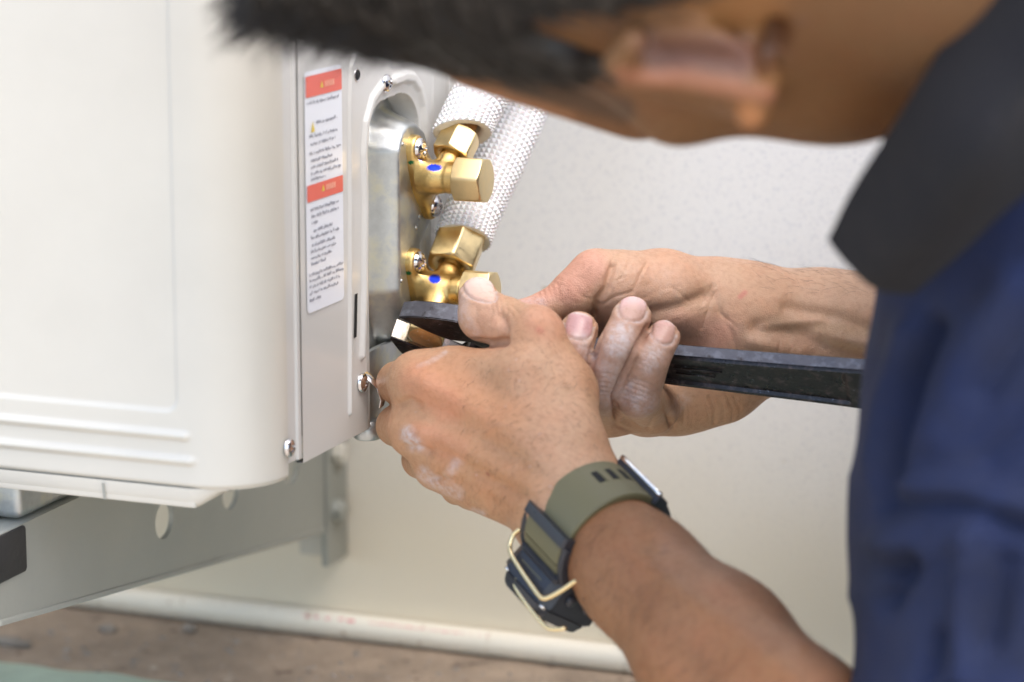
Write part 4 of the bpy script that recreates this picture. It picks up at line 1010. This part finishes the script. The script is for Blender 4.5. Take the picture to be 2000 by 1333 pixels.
armhair(FA[0],FA[1],1500,lambda u,v,n:(n[:,2]>-.2),(-.6,-.5,.2),.004,.010)
armhair(RH[0],RH[1],500,lambda u,v,n:(u>1480)&(n[:,1]>.55),(-1,.1,0),.004,.010)
armhair(LH[0],LH[1],420,lambda u,v,n:(u>900)&(u<1180)&(v>700)&(n[:,2]>.3),(-.5,-.6,.1),.002,.005)
big('arm_hair',c2w(np.array(av)),np.array(af),'hair',person,kind='stuff')
# ------------------------------------------------ hair: scalp cap plus strands
def hairline(lf_,lz_):
    """>0 where hair grows: above the ear, forward to the temple, down the nape"""
    return lz_-np.where(lf_<-.015,-.035+.55*(lf_+.015)*0,np.where(lf_<.02,.012+.0*lf_,.012+(lf_-.02)*.75))
f=Field(HC-.16,HC+.16,.0026)
f.ell(hp(-.006,0,.050),HAX,(.105,.088,.104),.01)
f.ell(hp(.030,0,.085),HAX,(.070,.070,.062),.03)
f.ell(hp(.055,0,.105),HAX,(.045,.055,.040),.03)
f.cone(pc(760,-60,.99),.026,pc(520,-60,.985),.016,.02); f.cone(pc(700,0,1.0),.016,pc(500,-15,.995),.010,.015)
V,Q=f.mesh(); loc=V-HC; lf,ls,lz=loc@hf,loc@hs,loc@hc
line=np.interp(lf,[-.12,-.06,-.03,-.012,.008,.02,.045,.075,.12],[-.020,-.030,-.024,.026,.034,-.010,.030,.058,.065])
under=lz-line
dst=np.clip(under/.012,-1,1); N=vnormals(V,Q)
V=V-N*(.016*(1-smooth01((under)/.020)))[:,None]
V=V+N*(.0016*np.sin(lz*420+lf*160)*np.sin(ls*310+lf*90))[:,None]
keep=(under[Q]>-.004).all(1); Q2=Q[keep]; used=np.unique(Q2); mp_=-np.ones(len(V),int); mp_[used]=np.arange(len(used))
hair=big('hair',c2w(V[used]),mp_[Q2],'hair',person)
hv=V[used]; hn=N[used]; hl=loc[used]; hu=under[used]
cand=rng.choice(len(hv),9000); sv=[];sf=[]
g0=hp(-.03,0,.16)
for i in cand:
    p=hv[i]; nrm=hn[i]; away=p-g0; dirn=away-nrm*(away@nrm); dirn/=np.linalg.norm(dirn)+1e-9
    side=np.cross(nrm,dirn); dirn=dirn+side*rng.normal(0,.22)+nrm*rng.uniform(.10,.45); dirn/=np.linalg.norm(dirn)
    L=float(rng.uniform(.010,.026))*(.35+.65*float(smooth01(np.array(hu[i]/.04)))); w=.00035; k=len(sv)
    side/=np.linalg.norm(side)+1e-9
    for t in (0,.35,.7,1.0):
        c=p+dirn*L*t-nrm*(.25*L*t*t); ww=w*(1-t*.85); sv+= [c-side*ww,c+side*ww,c+nrm*ww]
    for t in range(3):
        a=k+3*t
        for j in range(3): sf.append((a+j,a+(j+1)%3,a+3+(j+1)%3,a+3+j))
for i in range(2600):       # loose fringe
    t=rng.uniform(0,1); c0=pc(860-345*t,-28-38*t+50*rng.uniform(-1,1)*(1-.3*t),.99+rng.uniform(-.012,.03)); dirn=np.array([-1,rng.normal(-.42,.25),rng.normal(0,.25)]); dirn/=np.linalg.norm(dirn)
    side=np.cross(dirn,[0,0,1.]); side/=np.linalg.norm(side); L=rng.uniform(.010,.026); k=len(sv); w=.0004
    off=np.array([0,-1,.3])*rng.uniform(.000,.012)
    for t2 in (0,.35,.7,1.0):
        c=c0+off+dirn*L*t2+np.array([0,-1,0])*(.22*L*t2*t2); ww=w*(1-t2*.85); sv+= [c-side*ww,c+side*ww,c+np.array([0,0,1.])*ww]
    for t2 in range(3):
        a=k+3*t2
        for j in range(3): sf.append((a+j,a+(j+1)%3,a+3+(j+1)%3,a+3+j))
ho=big('hair_strands',c2w(np.array(sv)),np.array(sf),'hair',hair,kind='stuff')
# ------------------------------------------------ clothes
shk=[(pc(1985,600,1.07),.06),(pc(3300,500,1.2),.19),(pc(1960,1500,1.06),.07),(pc(2350,100,1.25),.15)]
f=Field(np.min([p-r for p,r in shk],0)-.03,np.max([p+r for p,r in shk],0)+.03,.0028)
f.chain([(pc(2118,560,1.06),.0560),(pc(2023,760,1.07),.0570),(pc(2000,1000,1.075),.0600),(pc(1996,1200,1.075),.0575),(pc(2000,1440,1.07),.0580),(pc(1928,1580,1.06),.056)],.03)
f.chain([(pc(2450,200,1.12),.115),(pc(2150,420,1.10),.070),(pc(2080,560,1.06),.062)],.04)
f.chain([(pc(2450,220,1.14),.140),(pc(2900,380,1.16),.155),(pc(3300,560,1.18),.15)],.06)
f.chain([(pc(2250,300,1.22),.09),(pc(2050,520,1.20),.055),(pc(1890,640,1.16),.028)],.03)
f.chain([(pc(2350,100,1.2),.095),(pc(2330,300,1.30),.072),(pc(2300,620,1.33),.060),(pc(2130,700,1.34),.052)],.03)
f.chain([(pc(2500,500,1.14),.12),(pc(2300,1000,1.12),.08)],.05)
V,Q=f.mesh(); V=relax(V,Q,1); S=Sculpt(V,Q)
S.crease([(1824,640),(1779,740),(1749,860),(1734,950)],24,0.0104); S.bump([(1774,650),(1734,780),(1714,900)],24,0.0048)
S.crease([(1734,985),(1884,985),(2024,1040)],20,0.0056); S.bump([(1724,950),(1874,960),(2034,1000)],26,0.0048)
S.crease([(1744,1120),(1774,1100),(1734,1170)],22,0.0096); S.bump([(1724,1060),(1814,1080),(1914,1020)],30,0.0048)
S.crease([(1834,1240),(1824,1300),(1804,1340)],16,0.0048); S.bump([(1894,1060),(1874,1180),(1884,1333)],26,0.0056); S.crease([(1964,1100),(1934,1250)],30,0.0048)
S.bump([(1964,560),(1884,700),(1834,850)],40,0.0048); S.crease([(2024,620),(1924,760)],26,0.0040); S.crease([(2024,820),(1934,900)],24,0.0032)
S.H+=.0016*(1-np.abs(np.sin(V[:,0]*38-V[:,1]*52+1.2*np.sin(V[:,1]*30))))**2; S.H+=.0012*np.sin(V[:,0]*95+V[:,1]*40)*np.sin(V[:,1]*60-V[:,0]*30+V[:,2]*50)
big('shirt',c2w(S.out()),Q,'shirt',person)
def sheet(name,rows,m,th,parent,sub=12):
    """curved cloth sheet through rows of camera-space points, given real thickness"""
    R0=np.array(rows); a,b,_=R0.shape
    def cr(P_,t):
        n=len(P_)-1; x=t*n; i=min(int(x),n-1); t=x-i; p0,p1,p2,p3=P_[max(i-1,0)],P_[i],P_[i+1],P_[min(i+2,n)]
        return .5*((2*p1)+(-p0+p2)*t+(2*p0-5*p1+4*p2-p3)*t*t+(-p0+3*p1-3*p2+p3)*t**3)
    nu=sub*(a-1)+1; nv=sub*(b-1)+1; G=np.zeros((nu,nv,3))
    for i in range(nu):
        row=np.array([cr(R0[:,j],i/(nu-1)) for j in range(b)])
        for j in range(nv): G[i,j]=cr(row,j/(nv-1))
    G[...,2]+=.0022*np.sin(G[...,0]*110+G[...,1]*70)+.0009*np.sin(G[...,0]*260-G[...,1]*190)
    V=c2w(G.reshape(-1,3)); idx=np.arange(nu*nv).reshape(nu,nv); q=np.stack([idx[:-1,:-1],idx[1:,:-1],idx[1:,1:],idx[:-1,1:]],-1).reshape(-1,4)
    o=big(name,V,q,m,parent); md=o.modifiers.new('solid','SOLIDIFY'); md.thickness=th; md.offset=0; 
    md=o.modifiers.new('sub','SUBSURF'); md.levels=1; md.render_levels=1
    return o
sheet('collar',[[pc(1985,-90,.925),pc(1860,90,.940),pc(1752,262,.962),pc(1672,385,.985),pc(1632,462,1.005)],
 [pc(2060,-20,.905),pc(1950,150,.915),pc(1835,300,.935),pc(1745,425,.965),pc(1664,505,1.0)],
 [pc(2130,60,.905),pc(2010,230,.915),pc(1905,360,.930),pc(1810,475,.960),pc(1712,548,.998)],
 [pc(2190,130,.925),pc(2060,300,.940),pc(1945,400,.955),pc(1865,478,.985),pc(1775,558,1.012)]],'collar',.0085,person)
sheet('collar',[[pc(1702,206,1.17),pc(1760,196,1.16),pc(1860,180,1.14)],[pc(1725,250,1.17),pc(1775,245,1.16),pc(1870,235,1.14)],[pc(1748,292,1.17),pc(1800,300,1.16),pc(1880,300,1.14)]],'collar',.004,person)
# trousers and shoes, outside the photograph but there if the view moves
def w2c(p): return (np.array(p)-CAM)@BC
pel=c2w(pc(3300,560,1.18)); 
f=Field(w2c(pel)-np.array([.45,1.35,.55]),w2c(pel)+np.array([.45,.25,.55]),.007)
for s_ in (-1,1):
    hip=pel+np.array([.05,.09*s_,-.02]); kn=hip+np.array([-.12,.03*s_,-.45]); an=kn+np.array([.10,.0,-.46]); 
    an[2]=-.97
    f.chain([(w2c(hip),.115),(w2c(kn),.075),(w2c(an),.055)],.05)
    sh=Field(w2c(an)-.22,w2c(an)+.22,.004); sh.chain([(w2c(an+np.array([.03,0,-.03])),.042),(w2c(an+np.array([-.06,0,-.045])),.036),(w2c(an+np.array([-.14,0,-.05])),.030)],.02)
    V,Q=sh.mesh(); big('shoe',c2w(V),Q,'rubber',person)
f.cone(w2c(pel),.14,w2c(pel+np.array([.06,0,0])),.14,.05)
V,Q=f.mesh(); big('trousers',c2w(V),Q,'trouser',person)
settle(person)
# ================================================================ WATCH
wc=pc(1166,1034,1.202); wt=pc(1330,1205,1.1585)-pc(1118,985,1.2135); wt/=np.linalg.norm(wt)
n1=np.array([0,0,1.])-wt*wt[2]; n1/=np.linalg.norm(n1); n2=np.cross(wt,n1)
if n2[0]>0: n2=-n2                                      # towards lower left in the picture
RB=.0232
def wpt(phi,s,r): return c2w(wc+wt*s+(n1*math.cos(phi)+n2*math.sin(phi))*r)
watch=thing('wrist_watch','chunky black watch with gold wire guard on an olive rubber strap','watch',tuple(c2w(wc)))
def curved(name,p0,p1,s0,s1,r0,r1,m,parent,n=24,bev=.0006,wfun=None):
    """block that follows the wrist from angle p0 to p1"""
    V=[];Fc=[]; sec=lambda s0,s1,r0,r1:[(s0,r0),(s1,r0),(s1,r1-bev),(s1-bev,r1),(s0+bev,r1),(s0,r1-bev)]
    for i in range(n+1):
        ph=p0+(p1-p0)*i/n; a,b=(wfun(i/n) if wfun else (s0,s1))
        for (s,r) in sec(a,b,r0,r1): V.append(wpt(ph,s,r))
    for i in range(n):
        for j in range(6): Fc.append((i*6+j,i*6+(j+1)%6,(i+1)*6+(j+1)%6,(i+1)*6+j))
    Fc+= [tuple(range(6))[::-1],tuple(range(n*6,n*6+6))]
    return mk(name,V,Fc,m,parent,angle=40)
D2=math.pi/180
st_=curved('strap',-175*D2,22*D2,-.0125,.0125,RB,RB+.0028,'strap',watch,60)
curved('lower_strap',100*D2,186*D2,-.0115,.0115,RB,RB+.0028,'strap',watch,30)
for k_ in range(3):
    ph=(-38-k_*15)*D2; curved('strap_hole',ph-3.2*D2,ph+3.2*D2,-.0062,.0012,RB+.0020,RB+.00295,'black_hole',st_,4,.0001)
    curved('hole_lip',ph-5.6*D2,ph-3.8*D2,-.0048,.0016,RB+.0020,RB+.0032,'strap',st_,3,.0002)
# buckle
bk=curved('buckle',-96*D2,-82*D2,-.0150,.0150,RB+.0010,RB+.0056,'casing',watch,10); 
pts_=[wpt(-82*D2,s,RB+.0058) for s in np.linspace(-.0145,.0145,8)]; mk('buckle_bar',*tube(pts_,.0011,10),'silver',bk)
mk('buckle_pin',*tube([wpt(-84*D2,.0005,RB+.006),wpt(-100*D2,.0005,RB+.0055)],.0012,8),'silver',bk)
curved('buckle_frame',-122*D2,-97*D2,-.0145,.0145,RB+.0015,RB+.0048,'casing',bk,10)
# end piece joining strap and case
ep=curved('end_piece',22*D2,31*D2,-.0150,.0150,RB-.0005,RB+.0068,'casing',watch,6,.0012)
curved('end_rail',31*D2,70*D2,-.0158,-.0128,RB,RB+.0052,'casing',watch,12,.001); curved('end_rail',31*D2,70*D2,.0130,.0158,RB,RB+.0052,'casing',watch,12,.001)
curved('olive_insert',31.5*D2,50*D2,-.0126,.0128,RB,RB+.0052,'strap',watch,8,.0008); curved('olive_insert',52*D2,61*D2,-.0126,.0128,RB,RB+.0050,'strap',watch,8,.0008)
curved('cross_bar',62*D2,67*D2,-.0120,.0150,RB,RB+.0072,'casing',watch,4,.0009)
curved('olive_panel',70*D2,79*D2,-.0085,.0075,RB+.004,RB+.0098,'strap',watch,6,.0006)
# case: chamfered block facing down-left
def cp(a,s,h): # a along n1-ish tangent, s along wrist, h outwards along n2
    return c2w(wc+wt*s-n1*a*1.0+n2*(h)+n1*0)
PH=101*D2; cn=n1*math.cos(PH)+n2*math.sin(PH); ct=-n1*math.sin(PH)+n2*math.cos(PH)   # outward normal and tangent
def cq(a,s,h): return c2w(wc+wt*s+ct*a+cn*h)
oct_=[(-.0165,-.0115),(-.0125,-.0168),(.0135,-.0168),(.0185,-.0105),(.0185,.0105),(.0135,.0168),(-.0125,.0168),(-.0165,.0115)]
def slab(name,sc0,sc1,h0,h1,m,parent,bev=.001,poly=oct_):
    bm=bmesh.new(); A=[bm.verts.new(cq(a*sc0,s*sc0,h0)) for a,s in poly]; B=[bm.verts.new(cq(a*sc1,s*sc1,h1)) for a,s in poly]; n=len(A)
    fa_=bm.faces.new(A[::-1]); fb_=bm.faces.new(B)
    for i in range(n): bm.faces.new((A[i],A[(i+1)%n],B[(i+1)%n],B[i]))
    bmesh.ops.bevel(bm,geom=list(fb_.edges)+list(fa_.edges),offset=bev,segments=2,affect='EDGES',clamp_overlap=True)
    return finish(bm,name,m,parent)
case=slab('case',1.,1.04,RB-.001,RB+.0125,'casing',watch); slab('case_back',.8,.95,RB-.002,RB-.0008,'casing',case,.0004)
bez=slab('bezel',.96,.84,RB+.0126,RB+.0185,'casing',watch,.0008); slab('watch_glass',.70,.70,RB+.0178,RB+.0189,'glass',bez,.0002)
for s_,a_ in ((.0172,-.006),(.0172,.006),(-.0172,-.006),(-.0172,.006)):
    b=np.array(cq(a_,s_*.93,RB+.0045)); d=np.array(cq(a_,s_*1.10,RB+.0045)); mk('button',*lathe(b,d-b,[(0,.0026),(.0022,.0026),(.0029,.0021)],20),'casing',watch)
for s_,a_ in ((.0150,-.0135),(.0150,.0135),(-.0150,-.0135),(-.0150,.0135)):
    b=np.array(cq(a_,s_*.9,RB+.0124)); d=np.array(cq(a_,s_*.9,RB+.0138)); mk('case_screw',*lathe(b,d-b,[(0,.0017),(.001,.0016),(.0014,.0009)],16),'silver',case)
# wire guards over the face
def guard(a,h):
    p=[cq(a,-.0150,RB+.0035),cq(a,-.0168,RB+.0060),cq(a,-.0160,RB+h*.8),cq(a,-.0135,RB+h),cq(a,0,RB+h),cq(a,.0135,RB+h),cq(a,.0160,RB+h*.8),cq(a,.0168,RB+.0060),cq(a,.0150,RB+.0030)]
    mk('wire_guard',*tube(p,.0012,10),'gold',watch)
def wire(a,pts):
    out=[]
    for (x,y) in pts:
        q=pc(x,y,1.); out.append(q*((wc+ct*a)@ct)/(q@ct))
    P_=[]
    for i in range(len(out)-1):
        p0,p1,p2,p3=out[max(i-1,0)],out[i],out[i+1],out[min(i+2,len(out)-1)]
        for t in (0,.25,.5,.75): P_.append(c2w(.5*((2*p1)+(-p0+p2)*t+(2*p0-5*p1+4*p2-p3)*t*t+(-p0+3*p1-3*p2+p3)*t**3)))
    P_.append(c2w(out[-1])); mk('wire_guard',*tube(P_,.0010,12),'gold',watch)
wire(-.0200,[(1016,1033),(1001,1048),(996,1075),(1012,1105),(1036,1140),(1056,1166),(1070,1168),(1098,1153),(1128,1134),(1144,1142),(1152,1168)])
wire(-.0140,[(1014,1128),(1006,1137),(1010,1152),(1032,1184),(1062,1220),(1078,1229),(1104,1228)])
settle(watch)
